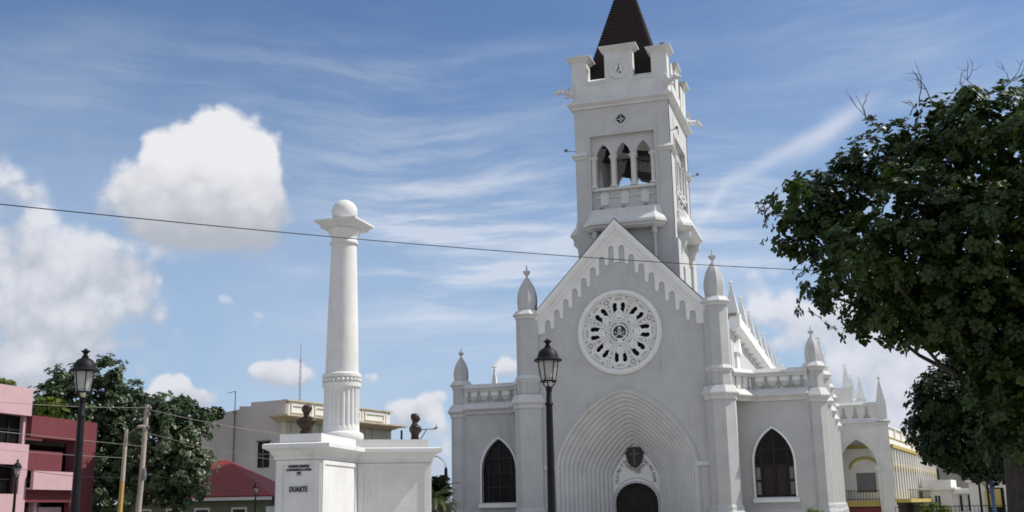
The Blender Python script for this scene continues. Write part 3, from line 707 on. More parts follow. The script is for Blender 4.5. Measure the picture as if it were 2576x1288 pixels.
p1 = pinnacle(2.6, .36, CH, (12.35, 6.0, 10.0))
for k in range(1, 5): part_copy(p1, (12.35, 6.0 + 8.6 * k, 10.0))
for k in range(0, 3): part_copy(p1, (-12.35, 11.0 + 7.0 * k, 10.0))
def buttress(y):
    m = MB(); m.lathe([(.78, -.3), (.78, 1.0), (.70, 1.12), (.66, 1.4), (.56, 1.55), (.56, 9.9)], 8, ph=O8); p = m.build('buttress', M['wall'], CH, loc=(12.3, y, 0))
    c = MB(); c.lathe(ringprof(.56, .24, 7.8, 8.45), 8, ph=O8, cap=False); c.lathe(ringprof(.54, .2, 9.6, 10.1), 8, ph=O8); c.build_each('buttress_cap', M['mid'], p, smooth=25); return p
bt = buttress(6.0)
for k in range(1, 5): part_copy(bt, (12.3, 6.0 + 8.6 * k, 0))
# side porch with a pointed archway facing the street
PO = None
py = 35.0
ah = arch(14.1, 1.62, -.3, 4.5, 7.05, 10)
mb = MB(); mb.ex([(12.3, -.3)] + list(reversed(ah)) + [(16.7, -.3), (16.7, 8.5), (12.3, 8.5)], py, py + .55); PO = P('side_porch', mb, 'mid')
mb = MB(); offset_strip(ah, .16, py - .06, py + .1, mb); P('porch_arch_moulding', mb, 'mid', PO, smooth=30)
mb = MB(); mb.box(12.4, 12.75, py - .12, py + .6, 4.3, 4.62); mb.box(15.5, 16.1, py - .12, py + .6, 4.3, 4.62); PE('porch_impost', mb, 'mid', PO)
mb = MB(); mb.box(12.3, 16.5, py + .02, py + .3, 8.9, 10.1); mb.sweep([(12.3, py), (16.9, py)], corn(.3, 8.3, 8.85)); mb.sweep([(12.3, py), (16.4, py)], corn(.18, 9.95, 10.35)); P('porch_parapet', mb, 'mid', PO)
mb = MB()
for cx in (13.2, 14.2, 15.2): mb.ex([(cx + x * .8, z + .3) for x, z in ([(.40, 8.62), (.26, 8.80), (.12, 9.1), (.06, 9.6)] + [(-.06, 9.6), (-.12, 9.1), (-.26, 8.80), (-.40, 8.62)])], py - .06, py + .03)
PE('porch_tracery', mb, 'stained', PO)
mb = MB(); mb.box(15.85, 17.15, py - .25, py + 1.0, -.3, 1.2); mb.box(15.95, 17.05, py - .15, py + .9, 1.2, 1.5); mb.box(16.05, 16.95, py - .06, py + .84, 1.5, 10.0); mb.sweep([(16.05, py + .84), (16.05, py - .06), (16.95, py - .06), (16.95, py + .84)], corn(.24, 8.3, 8.85)); P('porch_pier', mb, 'mid', PO)
mb = MB(); mb.lathe([(.62, 10.0), (.60, 10.3), (.07, 12.3)], 4, (16.5, py + .39, 0), ph=math.pi / 4); mb.lathe([(.05, 12.2), (.05, 12.65), (.01, 12.9)], 6, (16.5, py + .39, 0)); mb.box(16.33, 16.67, py + .34, py + .44, 12.45, 12.57); P('porch_pinnacle', mb, 'mid', PO)
mb = MB(); mb.box(12.3, 12.9, py + 5, py + 5.5, -.3, 8.4); mb.box(12.3, 16.7, py + .56, py + 5.4, 8.0, 8.4); mb.ex([(12.9, 6.5), (16.0, 6.5), (16.0, 8.0), (12.9, 8.0)], py + 5, py + 5.4); mb.box(15.9, 16.7, py + 5, py + 5.5, -.3, 8.0); P('porch_rear', mb, 'mid', PO)
mb = MB(); mb.box(13.1, 13.9, py + 2.2, py + 2.9, -.3, 2.4); mb.box(13.0, 14.0, py + 2.1, py + 3.0, 2.4, 2.62); P('porch_post', mb, 'mid', PO)
mb = MB(); mb.box(12.4, 14.1, 41, 42.6, 9, 12.2); mb.box(12.3, 14.2, 40.9, 42.7, 12.2, 12.35); mb.box(14.4, 15.3, 45, 46, 9, 11.3); mb.box(14.3, 15.4, 44.9, 46.1, 11.3, 11.45); TB = PE('transept_block', mb, 'mid')[0]
for x, y, z in ((13.6, 41.8, 12.35), (14.85, 45.5, 11.45), (14.0, 48, 12.0)): part_copy(p0, (x, y, z))

# ------------------------------------------------------------------ bell tower (part of the church)
TX, TY0, TY1 = 3.45, 3.5, 12.1
TM = (TY0 + TY1) / 2
def pan(cx, hw, z0, z1): return [(cx - hw, z0), (cx + hw, z0), (cx + hw, z1), (cx - hw, z1)]
BZ0, BZ1, SILL = 23.0, 27.6, 23.75
def belfry_walls(m, axis, d_out, d_in, lo, hi, cx, hw, arches, aw, s):
    """outer skin with a rectangular recess, inner skin with pointed arches"""
    thick = .28 * s
    m.ex([(lo, 9.0), (hi, 9.0), (hi, 30.3), (lo, 30.3)], d_out, d_out + thick, [pan(cx, hw, 21.6, BZ1)] + ([[(cx + .43 * math.cos(i * math.pi / 2), 28.72 + .43 * math.sin(i * math.pi / 2)) for i in range(4)]]), axis=axis)
    i0, i1 = d_out + thick + .002 * s, d_in
    m.ex([(lo + .02, 9.0), (hi - .02, 9.0), (hi - .02, 30.2), (lo + .02, 30.2)], i0, i1, [arch(cx + a, aw, SILL, 26.0, 27.05, 8) for a in arches], axis=axis)
mb = MB()
AF = (-1.45, 0, 1.45); AS = (-1.45, 0, 1.45)
belfry_walls(mb, 'y', TY0, TY0 + .6, -TX, TX, 0, 2.32, AF, .53, 1)
belfry_walls(mb, 'y', TY1, TY1 - .6, -TX, TX, 0, 2.32, AF, .53, -1)
belfry_walls(mb, 'x', TX, TX - .6, TY0 + .003, TY1 - .003, TM, 2.4, AS, .53, -1)
belfry_walls(mb, 'x', -TX, -TX + .6, TY0 + .003, TY1 - .003, TM, 2.4, AS, .53, 1)
TW = P('tower', mb, 'tower')
mb = MB(); mb.box(-TX + .61, TX - .61, TY0 + .61, TY1 - .61, 22.6, 22.9); mb.box(-TX + .61, TX - .61, TY0 + .61, TY1 - .61, 28.2, 28.5); PE('belfry_floor', mb, 'tower', TW)
mb = MB()
for d, hw_, horiz in ((TY0, 2.32, 1),):
    mb.ex(pan(0, 2.50, 21.9, BZ1 + .18), d - .07, d + .02, [pan(0, 2.34, 21.9 + .001, BZ1)])
mb.ex(pan(TM, 2.58, 21.9, BZ1 + .18), TX - .02, TX + .07, [pan(TM, 2.42, 21.901, BZ1)], axis='x')
P('belfry_frame', mb, 'tower', TW)
def colm(m, x, y, r, z0, z1):
    m.lathe([(r * 1.5, z0), (r * 1.5, z0 + .12), (r, z0 + .2), (r, z1 - .32), (r * 1.15, z1 - .28), (r * 1.05, z1 - .22), (r * 1.55, z1 - .1), (r * 1.7, z1 - .06), (r * 1.7, z1)], 12, (x, y, 0))
def bcol(x, y):
    m = MB(); colm(m, 0, 0, .19, SILL, 26.05); return m.build('belfry_column', M['mid'], TW, smooth=35, loc=(x, y, 0))
c0 = bcol(-.725, TY0 + .2)
for x in (.725, -2.16, 2.16): part_copy(c0, (x, TY0 + .2, 0))
for x in (.725, -.725): part_copy(c0, (x, TY1 - .2, 0))
for y in (-.725, .725, -2.2, 2.2): part_copy(c0, (TX - .2, TM + y, 0))
mb = MB()
for d, ax, c in ((TY0, 'y', 0), (TX, 'x', TM)):
    s = 1 if ax == 'y' else -1
    mb.ex(pan(c, 2.3, 23.52, 23.72), d + .05 * s, d + .4 * s, axis=ax)
P('belfry_sill', mb, 'mid', TW)
mb = MB()
for cx in (-1.45, 0, 1.45):
    nich = arch(cx, .30, 22.45, 23.05, 23.4, 5)
    mb.ex(nich, TY0 + .2, TY0 + .29)
    for s2 in (-1, 1): mb.box(cx + s2 * .47 - .18, cx + s2 * .47 + .18, TY0 + .18, TY0 + .29, 22.98, 23.08)
    mb.tube([(cx - .34, TY0 + .2, 22.98), (cx - .3, TY0 + .2, 23.2), (cx, TY0 + .2, 23.5), (cx + .3, TY0 + .2, 23.2), (cx + .34, TY0 + .2, 22.98)], .05, 6)
for cy in (-1.4, 0, 1.4):
    mb.tube([(TX - .2, TM + cy - .34, 22.6), (TX - .2, TM + cy - .3, 23.2), (TX - .2, TM + cy, 23.5), (TX - .2, TM + cy + .3, 23.2), (TX - .2, TM + cy + .34, 22.6)], .06, 6)
PE('blind_niche', mb, 'mid', TW)
# string courses on the corner piers
mb = MB()
pr = corn(.26, 26.0, 26.5)
mb.sweep([(-2.52, TY0), (-TX, TY0), (-TX, TY0 + 1.6)][::-1], pr)
mb.sweep([(2.52, TY0), (TX, TY0), (TX, TY0 + 1.7)], pr); mb.sweep([(TX, TY1 - 1.7), (TX, TY1), (2.6, TY1)], pr)
PE('pier_string_course', mb, 'mid', TW)
# canopied balconies
def balc(hw, tr_, name='balcony'):
    m = MB(); rings = [(22.05, .10, hw - .42), (21.98, .52, hw - .36), (21.55, .60, hw - .30), (21.42, .66, hw - .26), (20.98, 1.0, hw - .02), (20.78, 1.04, hw), (20.70, .92, hw - .08), (20.58, .88, hw - .12), (20.42, .66, hw - .3), (20.4, .0, hw - .3)]
    loops = []
    for z, o, w in rings:
        ch = min(.62, o * .75); loops.append([(-w, 0.05, z), (-w, -o + ch, z), (-w + ch, -o, z), (w - ch, -o, z), (w, -o + ch, z), (w, .05, z)])
    n = 6; vs = [p for l in loops for p in l]
    fs = [(j * n + i, j * n + (i + 1) % n, (j + 1) * n + (i + 1) % n, (j + 1) * n + i) for j in range(len(loops) - 1) for i in range(n)] + [tuple(range(n)), tuple(range((len(loops) - 1) * n, len(loops) * n))]
    m.add(vs, fs)
    return m
def bracket(m, x):
    m.ex([(0.05, 20.45), (-.78, 20.45), (-.78, 20.1), (-.62, 19.95), (-.55, 19.98), (-.45, 19.5), (-.25, 19.2), (-.18, 18.95), (-.08, 18.9), (0.05, 18.7)], x - .17, x + .17, axis='x')
bf = balc(2.95, 1); b1 = bf.build('balcony', M['mid'], TW, loc=(0, TY0, 0))
mb = MB()
for x in (-2.1, 2.1): mb.lathe([(.2, 20.5), (.2, 19.95), (.13, 19.9), (.13, 15.5)], 10, (x, -.42, 0))
mb.build('balcony_post', M['tower'], b1, smooth=40)
bs_ = balc(3.1, 1); b2 = bs_.build('balcony', M['mid'], TW, loc=(TX, TM, 0), rz=R(90))
mb = MB(); bracket(mb, -2.3); bracket(mb, 2.3); mb.build_each('balcony_bracket', M['mid'], b2)
b3 = bs_.build('balcony', M['mid'], TW, loc=(-TX, TM, 0), rz=R(-90)); mb = MB(); bracket(mb, -2.3); bracket(mb, 2.3); mb.build_each('balcony_bracket', M['mid'], b3)
# pilaster strips below the side balcony
mb = MB(); mb.box(TX - .05, TX + .2, TY0 + .0 - .003, TY0 + 1.3, 12, 19.6); mb.box(TX - .05, TX + .2, TY1 - 1.7, TY1 + .003, 12, 19.6); mb.box(TX - .05, TX + .12, TM - 1.1, TM + 1.1, 12, 18.2); PE('tower_pilaster', mb, 'tower', TW)
# diamond vent
mb = MB(); mb.ex([(.66, 28.72), (0, 29.38), (-.66, 28.72), (0, 28.06)], TY0 - .05, TY0 + .02, [[(.43, 28.72), (0, 29.15), (-.43, 28.72), (0, 28.29)]]); V_ = P('diamond_vent', mb, 'tower', TW)
mb = MB(); mb.box(-.42, .42, TY0 + .01, TY0 + .04, 28.70, 28.74); mb.box(-.02, .02, TY0 + .0, TY0 + .035, 28.3, 29.14); mb.ex([(.2, 28.72), (0, 28.92), (-.2, 28.72), (0, 28.52)], TY0 + .02, TY0 + .05, [[(.16, 28.72), (0, 28.88), (-.16, 28.72), (0, 28.56)]]); P('vent_bar', mb, 'mid', TW)
mb = MB(); mb.ex([(TM + .3 - 2.2, 28.7), (TM - 2.2, 29.3), (TM - .3 - 2.2, 28.7), (TM - 2.2, 28.1)], TX - .01, TX + .04, axis='x'); P('side_niche', mb, 'tower', TW)
mb = MB(); mb.ex([(.46, 28.72), (0, 29.18), (-.46, 28.72), (0, 28.26)], TY0 + .045, TY0 + .09); P('vent_shade_panel', mb, 'dark', V_)  # flat dark panel stands in for the shade inside the vent
# cornice and battlements
mb = MB(); mb.sweep([(-TX, TY1), (-TX, TY0), (TX, TY0), (TX, TY1)], corn(.42, 29.75, 30.55), closed=True); P('tower_cornice', mb, 'mid', TW)
mb = MB()
SX, SY0, SY1 = 3.5, TY0 - .05, TY1 + .05
for y0, y1 in ((SY0, SY0 + .6), (SY1 - .6, SY1)): mb.box(-SX, SX, y0, y1, 30.5, 31.75)
for x0, x1 in ((-SX, -SX + .6), (SX - .6, SX)): mb.box(x0 + .002, x1 - .002, SY0 + .6, SY1 - .6, 30.5, 31.75)
P('parapet', mb, 'mid', TW)
def merlon(x0, x1, y0, y1, z1, ov=.30, name='merlon'):
    m = MB(); m.box(x0, x1, y0, y1, 31.6, z1 - .42)
    a = [(x0, y0), (x1, y0), (x1, y1), (x0, y1)]; o = lambda d: [(x0 - d, y0 - d), (x1 + d, y0 - d), (x1 + d, y1 + d), (x0 - d, y1 + d)]
    for d0, z0, d1, zz in ((.002, z1 - .46, .06, z1 - .40), (.06, z1 - .40, ov, z1 - .12), (ov + .04, z1 - .12, ov + .04, z1 - .03), (ov * .8, z1 - .03, .0, z1 + .06)):
        m.hull([(x, y, z0) for x, y in o(d0)], [(x, y, zz) for x, y in o(d1)])
    return P('merlon', m, 'mid', TW)
h = .012
for y0, y1 in ((SY0 - h, SY0 + .66), (SY1 - .66, SY1 + h)): merlon(-1.04, 1.04, y0, y1, 34.35)
for sx in (-1, 1):
    xo, xi = sx * (SX + h), sx * (SX - .66)
    for (yo, yi) in ((SY0 - h, SY0 + 1.1), (SY1 + h, SY1 - 1.1)):
        merlon(min(xo, sx * (SX - 1.12)), max(xo, sx * (SX - 1.12)), min(yo, yi), max(yo, yi), 33.85)
    merlon(min(xo, xi), max(xo, xi), TM - .45, TM + .95, 34.0, .22)
mb = MB()
for x0, x1 in ((-2.36, -1.06), (1.06, 2.36)):
    mb.hull([(x0, SY0 + .0, 31.75), (x1, SY0 + .0, 31.75), (x1, SY0 + .95, 31.75), (x0, SY0 + .95, 31.75)], [(x0, SY0 + .06, 31.85), (x1, SY0 + .06, 31.85), (x1, SY0 + .95, 32.35), (x0, SY0 + .95, 32.35)])
    mb.box(x0 - .05, x1 + .05, SY0 - .05, SY0 + .1, 31.62, 31.72)
PE('crenel_sill', mb, 'mid', TW)
mb = MB(); mb.ex(arch(TM - 2.3, .5, 31.0, 32.6, 33.3, 6), SX - .02, SX + .05, axis='x'); mb.box(SX - .02, SX + .06, TM + 1.6, TM + 2.6, 31.0, 33.0); PE('parapet_niche', mb, 'mid', TW)
# clock
mb = MB(); mb.lathe([(.80, -.02), (.80, .07), (.74, .14), (.66, .14), (.60, .08), (.50, .08), (.46, .05), (.44, .05)], 40, cap=False); mb.lathe([(.46, .0), (.46, .055)], 40); mb.xf(Matrix.Translation((0, SY0, 32.55)) @ Matrix.Rotation(R(90), 4, 'X')); P('clock', mb, 'mid', TW, smooth=35)
mb = MB()
def hand(m, ang, l, w): 
    o = len(m.v); m.hull([(-w, -.075, -.06), (w, -.075, -.06), (w, -.065, -.06), (-w, -.065, -.06)], [(-w * .5, -.075, l), (w * .5, -.075, l), (w * .5, -.065, l), (-w * .5, -.065, l)]); m.xf(Matrix.Translation((0, SY0 - .005, 32.55)) @ Matrix.Rotation(R(ang), 4, 'Y'), o)
hand(mb, 2, .38, .035); hand(mb, 208, .29, .05)
PE('clock_hand', mb, 'letter', TW)
mb = MB()
for i in range(12):
    o = len(mb.v); L_ = .10 if i % 3 == 0 else .05; mb.box(-.018, .018, -.065, -.055, .41 - L_, .41); mb.xf(Matrix.Translation((0, SY0 - .002, 32.55)) @ Matrix.Rotation(R(30 * i), 4, 'Y'), o)
o = len(mb.v); mb.box(-.045, .045, -.066, -.056, .22, .40); mb.xf(Matrix.Translation((0, SY0 - .002, 32.55)) @ Matrix.Rotation(R(158), 4, 'Y'), o)
P('clock_mark', mb, 'letter', TW)
# spire: overlapping courses of tiles
mb = MB(); NC = 46; z0, zt, hx, hy = 31.6, 42.6, 2.95, 3.35
def lerp(a, b, t): return a + (b - a) * t
for k in range(NC):
    za, zb = lerp(z0, zt, k / NC), lerp(z0, zt, (k + 1) / NC); fa, fb = 1 - k / NC, 1 - (k + 1) / NC
    e = .055
    ra = [(sx * (hx * fa + e), TM + sy * (hy * fa + e), za) for sx, sy in ((-1, -1), (1, -1), (1, 1), (-1, 1))]
    rm = [(sx * (hx * fa + e), TM + sy * (hy * fa + e), za + .05) for sx, sy in ((-1, -1), (1, -1), (1, 1), (-1, 1))]
    rb = [(sx * hx * fb, TM + sy * hy * fb, zb) for sx, sy in ((-1, -1), (1, -1), (1, 1), (-1, 1))]
    mb.add(ra + rm + rb, [(3, 2, 1, 0)] + [(i, (i + 1) % 4, 4 + (i + 1) % 4, 4 + i) for i in range(4)] + [(4 + i, 4 + (i + 1) % 4, 8 + (i + 1) % 4, 8 + i) for i in range(4)])
P('spire', mb, 'spire', TW)
# gargoyles at the corners of the cornice
def gargoyle(loc, rz):
    m = MB()
    ns = 12; sec = [(-.15, .24, .30, .0), (.2, .20, .24, .03), (.5, .13, .15, .05), (.75, .13, .15, .07), (.92, .19, .20, .06), (1.06, .20, .21, .02), (1.2, .15, .16, -.05), (1.34, .11, .11, -.10), (1.45, .085, .08, -.12), (1.49, .03, .03, -.12)]
    vs = [(x, ry * math.cos(2 * math.pi * i / ns), zc + rz_ * math.sin(2 * math.pi * i / ns)) for x, ry, rz_, zc in sec for i in range(ns)]
    m.add(vs, [(j * ns + i, j * ns + (i + 1) % ns, (j + 1) * ns + (i + 1) % ns, (j + 1) * ns + i) for j in range(len(sec) - 1) for i in range(ns)] + [tuple(range(ns)), tuple(range((len(sec) - 1) * ns, len(sec) * ns))])
    for s in (-1, 1):
        m.tube([(1.02, s * .12, .15), (.96, s * .20, .30), (1.0, s * .25, .44)], [.06, .045, .012], 6)      # horns
        m.tube([(.95, s * .17, .08), (.82, s * .30, .16)], [.06, .012], 6)
        m.hull([(0, s * .18, .1), (.35, s * .16, .12), (.3, s * .2, .2), (0, s * .22, .2)], [(-.1, s * .34, .75), (.06, s * .32, .62), (.06, s * .36, .62), (-.1, s * .38, .75)])   # wing
        m.tube([(.1, s * .2, -.15), (.4, s * .2, -.3), (.52, s * .2, -.2)], [.08, .06, .03], 6)
    m.tube([(1.24, 0, -.17), (1.36, 0, -.25), (1.42, 0, -.26)], [.08, .06, .03], 6)
    return m.build('gargoyle', M['mid'], TW, smooth=50, loc=loc, rz=rz)
g0 = gargoyle((-TX - .1, TY0 - .1, 31.0), R(225)); g1 = part_copy(g0, (TX + .1, TY0 - .1, 31.0)); g1.rotation_euler.z = R(-45)
g2 = part_copy(g0, (TX + .1, TY1 + .1, 31.0)); g2.rotation_euler.z = R(45)
# lamps fixed to the tower
def fixture(loc, dirx, ln=.75):
    m = MB(); m.tube([(0, 0, 0), (dirx * ln, -.05, .08)], .025, 6); m.box(dirx * ln - .1, dirx * ln + .1, -.15, .05, .05, .22); return m.build('floodlight', M['steel'], TW, loc=loc)
fixture((-TX, TY0 + .3, 26.75), -1); fixture((TX - .02, TY0 + .3, 27.5), 1, .5); fixture((TX, TY1 - .4, 26.3), 1)
mb = MB(); mb.lathe([(.1, 0), (.1, .12), (.2, .15), (.2, .32), (.12, .34)], 10); mb.build('tower_lamp', M['steel'], TW, loc=(SX - .3, SY0 + .4, 33.9))
mb = MB()
for x in (-1.6, 0, 1.6): mb.box(x - .13, x + .13, TY0 - .45, TY0 - .28, 22.0, 22.12)
PE('balcony_lamp', mb, 'steel', TW)
mb = MB(); mb.hull([(.75, TY0 + 1.9, 24.75), (2.75, TY0 + 1.9, 24.1), (2.75, TY0 + 2.9, 24.1), (.75, TY0 + 2.9, 24.75)], [(.75, TY0 + 1.9, 25.25), (2.75, TY0 + 1.9, 24.75), (2.75, TY0 + 2.9, 24.75), (.75, TY0 + 2.9, 25.25)])
mb.tube([(.8, TY0 + 1.9, 26.1), (2.75, TY0 + 1.9, 25.6)], .04, 5)
for i in range(10): mb.tube([(.85 + .2 * i, TY0 + 1.9, 25.2 - .05 * i), (.85 + .2 * i, TY0 + 1.9, 26.1 - .05 * i)], .022, 4)
mb.hull([(.8, TY0 + 1.6, 26.3), (2.6, TY0 + 1.6, 26.2), (2.6, TY0 + 3.2, 26.2), (.8, TY0 + 3.2, 26.3)], [(.8, TY0 + 1.6, 26.75), (2.6, TY0 + 1.6, 26.45), (2.6, TY0 + 3.2, 26.45), (.8, TY0 + 3.2, 26.75)]); P('belfry_stair', mb, 'bell', TW)
# three bells hanging in the belfry
def bell(x, y, z, s, label):
    t = empty('bell', (CH.location.x + x, CH.location.y + y, z), 0, label, 'bell', 'bells in the belfry')
    m = MB(); pr = [(.02, 0), (.22, -.04), (.30, -.14), (.33, -.34), (.38, -.58), (.47, -.78), (.58, -.9), (.60, -.95), (.54, -.95), (.3, -.6)]
    m.lathe([(r * s, zz * s) for r, zz in pr], 20, cap=False); m.build('bell_body', M['bell'], t, smooth=50)
    m = MB(); m.box(-.55 * s, .55 * s, -.07, .07, .02, .16); m.tube([(0, 0, .1), (0, 0, 28.25 - z)], .05, 6); m.build('bell_yoke', M['bell'], t)
    m = MB(); m.tube([(0, 0, -.3 * s), (0, 0, -.95 * s)], .025 * s, 6); m.ball((0, 0, -1.0 * s), .07 * s); m.build('clapper', M['bell'], t)
bell(-1.2, TY0 + 1.5, 27.1, 1.05, 'dark bell in the belfry arch nearest the column monument')
bell(.16, TY0 + 1.3, 27.35, .75, 'small dark bell high up in the middle arch of the belfry')
bell(.10, TY0 + 2.6, 26.35, 1.2, 'large dark bell hanging low in the middle arch of the belfry')

# ------------------------------------------------------------------ monument
CX, CY = -13.28, 26.9
MO = empty('monument', (CX, CY, 0), R(8), 'white monument column with a ball on top, standing on a pedestal with projecting arms', 'monument')
def Q(name, mb, m='monument', parent=None, **k): return mb.build(name, M[m], parent or MO, **k)
w = .565
LF, LR, LB = 3.12, 2.33, 1.25
A1, A2, A3 = R(-90), R(24), R(150)
def armpt(a, l, s): return (l * math.cos(a) + s * math.sin(a), l * math.sin(a) - s * math.cos(a))   # s to the right of the arm
def cross2(p, d, q, e):
    den = d[0] * e[1] - d[1] * e[0]; t = ((q[0] - p[0]) * e[1] - (q[1] - p[1]) * e[0]) / den; return (p[0] + d[0] * t, p[1] + d[1] * t)
def plan(w, ex=0.):
    arms = [(A1, LF + ex), (A2, LR + ex), (A3, LB + ex)]; pts = []
    for i, (a, l) in enumerate(arms):
        b, _ = arms[(i + 1) % 3]
        pts += [armpt(a, l, w), armpt(a, l, -w)]
        pts.append(cross2(armpt(a, 0, -w), (math.cos(a), math.sin(a)), armpt(b, 0, w), (math.cos(b), math.sin(b))))
    A = sum(pts[i][0] * pts[(i + 1) % 9][1] - pts[(i + 1) % 9][0] * pts[i][1] for i in range(9))
    return pts if A > 0 else pts[::-1]
PL = plan(w)
mb = MB(); mb.ex(PL, 0.0, 2.98, axis='z'); PED = Q('pedestal', mb)
mb = MB(); mb.sweep(PL, [(-.02, .0), (.22, .0), (.22, .5), (.14, .56), (.14, 1.05), (.04, 1.14), (-.02, 1.16)], closed=True); Q('pedestal_plinth', mb, parent=PED)
mb = MB(); mb.sweep(PL, [(-.02, 2.82), (.05, 2.82), (.05, 2.9), (.09, 2.93), (.14, 3.02), (.23, 3.07), (.27, 3.09), (.27, 3.18), (.22, 3.20), (-.02, 3.22)], closed=True); mb.ex(plan(w - .03), 2.97, 3.20, axis='z'); Q('pedestal_cornice', mb, parent=PED)
mb = MB(); mb.ex(plan(w - .04, -.05), 3.19, 3.43, axis='z'); Q('pedestal_top', mb, parent=PED)
mb = MB()                                      # thin raised borders round the panels of each face
def border(p0, p1, m):
    d = Vector((p1[0] - p0[0], p1[1] - p0[1])); L = d.length; mt = Matrix.Translation((p0[0], p0[1], 0)) @ Matrix.Rotation(math.atan2(d.y, d.x), 4, 'Z'); o = len(m.v)
    m.ex([(.03, 1.16), (L - .03, 1.16), (L - .03, 2.80), (.03, 2.80)], -.03, .01, [[(.17, 1.3), (L - .17, 1.3), (L - .17, 2.70), (.17, 2.70)]]); m.xf(mt, o)
n9 = len(PL)
for i in range(n9):
    border(PL[i], PL[(i + 1) % n9], mb)
Q('pedestal_panel', mb, parent=PED)
mb = MB()
def put(m, s, z, size, sx=1.0, bold=.001):
    vs, fs = text(s, size, .012, sx, bold=bold); o = len(m.v); m.add(vs, fs); m.xf(Matrix.Translation((0, -LF - .012, z)), o)
put(mb, 'LA PROVINCIA AGRADECIDA', 2.655, .078, .50); put(mb, 'A LOS PADRES DE LA PATRIA', 2.575, .078, .62); put(mb, '1968', 2.50, .075, .7)
mb.box(-.07, .07, -LF - .025, -LF - .002, 2.447, 2.453)
Q('dedication', mb, 'letter', PED)
mb = MB(); put(mb, 'DUARTE', 2.115, .185, .64, .003); mb.v = [(x, y - .004, z) for x, y, z in mb.v]; Q('name_lettering', mb, 'letter', PED)
# column
mb = MB(); mb.lathe([(.57, 3.42), (.60, 3.46), (.61, 3.54), (.58, 3.62), (.50, 3.65), (.49, 3.68)], 40); CO_ = Q('column', mb, smooth=40)
mb = MB(); NF = 22; n = NF * 8
def flute(z, amp, r):
    return [((r - amp * max(0, math.sin(math.pi * ((i % 8) - 1.5) / 5.5) if 1.5 <= (i % 8) <= 7 else 0)) * math.cos(2 * math.pi * i / n), (r - amp * max(0, math.sin(math.pi * ((i % 8) - 1.5) / 5.5) if 1.5 <= (i % 8) <= 7 else 0)) * math.sin(2 * math.pi * i / n), z) for i in range(n)]
lv = [(3.66, 0, .488), (3.78, .0, .485), (3.84, .04, .484), (3.88, .05, .483), (4.72, .05, .475), (4.78, .04, .475), (4.83, 0, .475), (4.87, 0, .475)]
vs = [p for z, a, r in lv for p in flute(z, a, r)]
mb.add(vs, [(j * n + i, j * n + (i + 1) % n, (j + 1) * n + (i + 1) % n, (j + 1) * n + i) for j in range(len(lv) - 1) for i in range(n)]); Q('fluted_drum', mb, parent=CO_, smooth=35)
mb = MB(); mb.lathe([(.47, 4.84), (.52, 4.86), (.525, 4.95), (.49, 4.965), (.475, 4.98), (.475, 5.09), (.49, 5.10), (.525, 5.12), (.525, 5.19), (.50, 5.22), (.44, 5.24)], 48); Q('column_band', mb, parent=CO_, smooth=30)
mb = MB()
for i in range(26): mb.ball((.49 * math.cos(2 * math.pi * i / 26), .49 * math.sin(2 * math.pi * i / 26), 5.035), .054, n=10, m=8)
Q('bead', mb, parent=CO_, smooth=60)
mb = MB(); mb.lathe([(.445, 5.2)] + [(.443 - .098 * (k / 10) ** 1.35, 5.2 + 3.62 * k / 10) for k in range(11)] + [(.395, 8.83), (.40, 8.87), (.37, 8.91), (.355, 8.93), (.36, 9.02), (.39, 9.08), (.455, 9.18), (.47, 9.24), (.46, 9.27)], 48); Q('shaft', mb, parent=CO_, smooth=40)
mb = MB()
def sq(hw, z): return [(sx * hw, sy * hw, z) for sx, sy in ((-1, -1), (1, -1), (1, 1), (-1, 1))]
for a, za, b_, zb in ((.50, 9.255, .50, 9.31), (.50, 9.31, .60, 9.40), (.63, 9.40, .63, 9.46), (.42, 9.46, .42, 9.515)): mb.hull(sq(a, za), sq(b_, zb))
ab = Q('abacus', mb, 'mid', CO_); ab.rotation_euler.z = R(-8)
mb = MB(); mb.ball((0, 0, 9.765), .36, n=32, m=20); Q('ball', mb, parent=CO_, smooth=60)
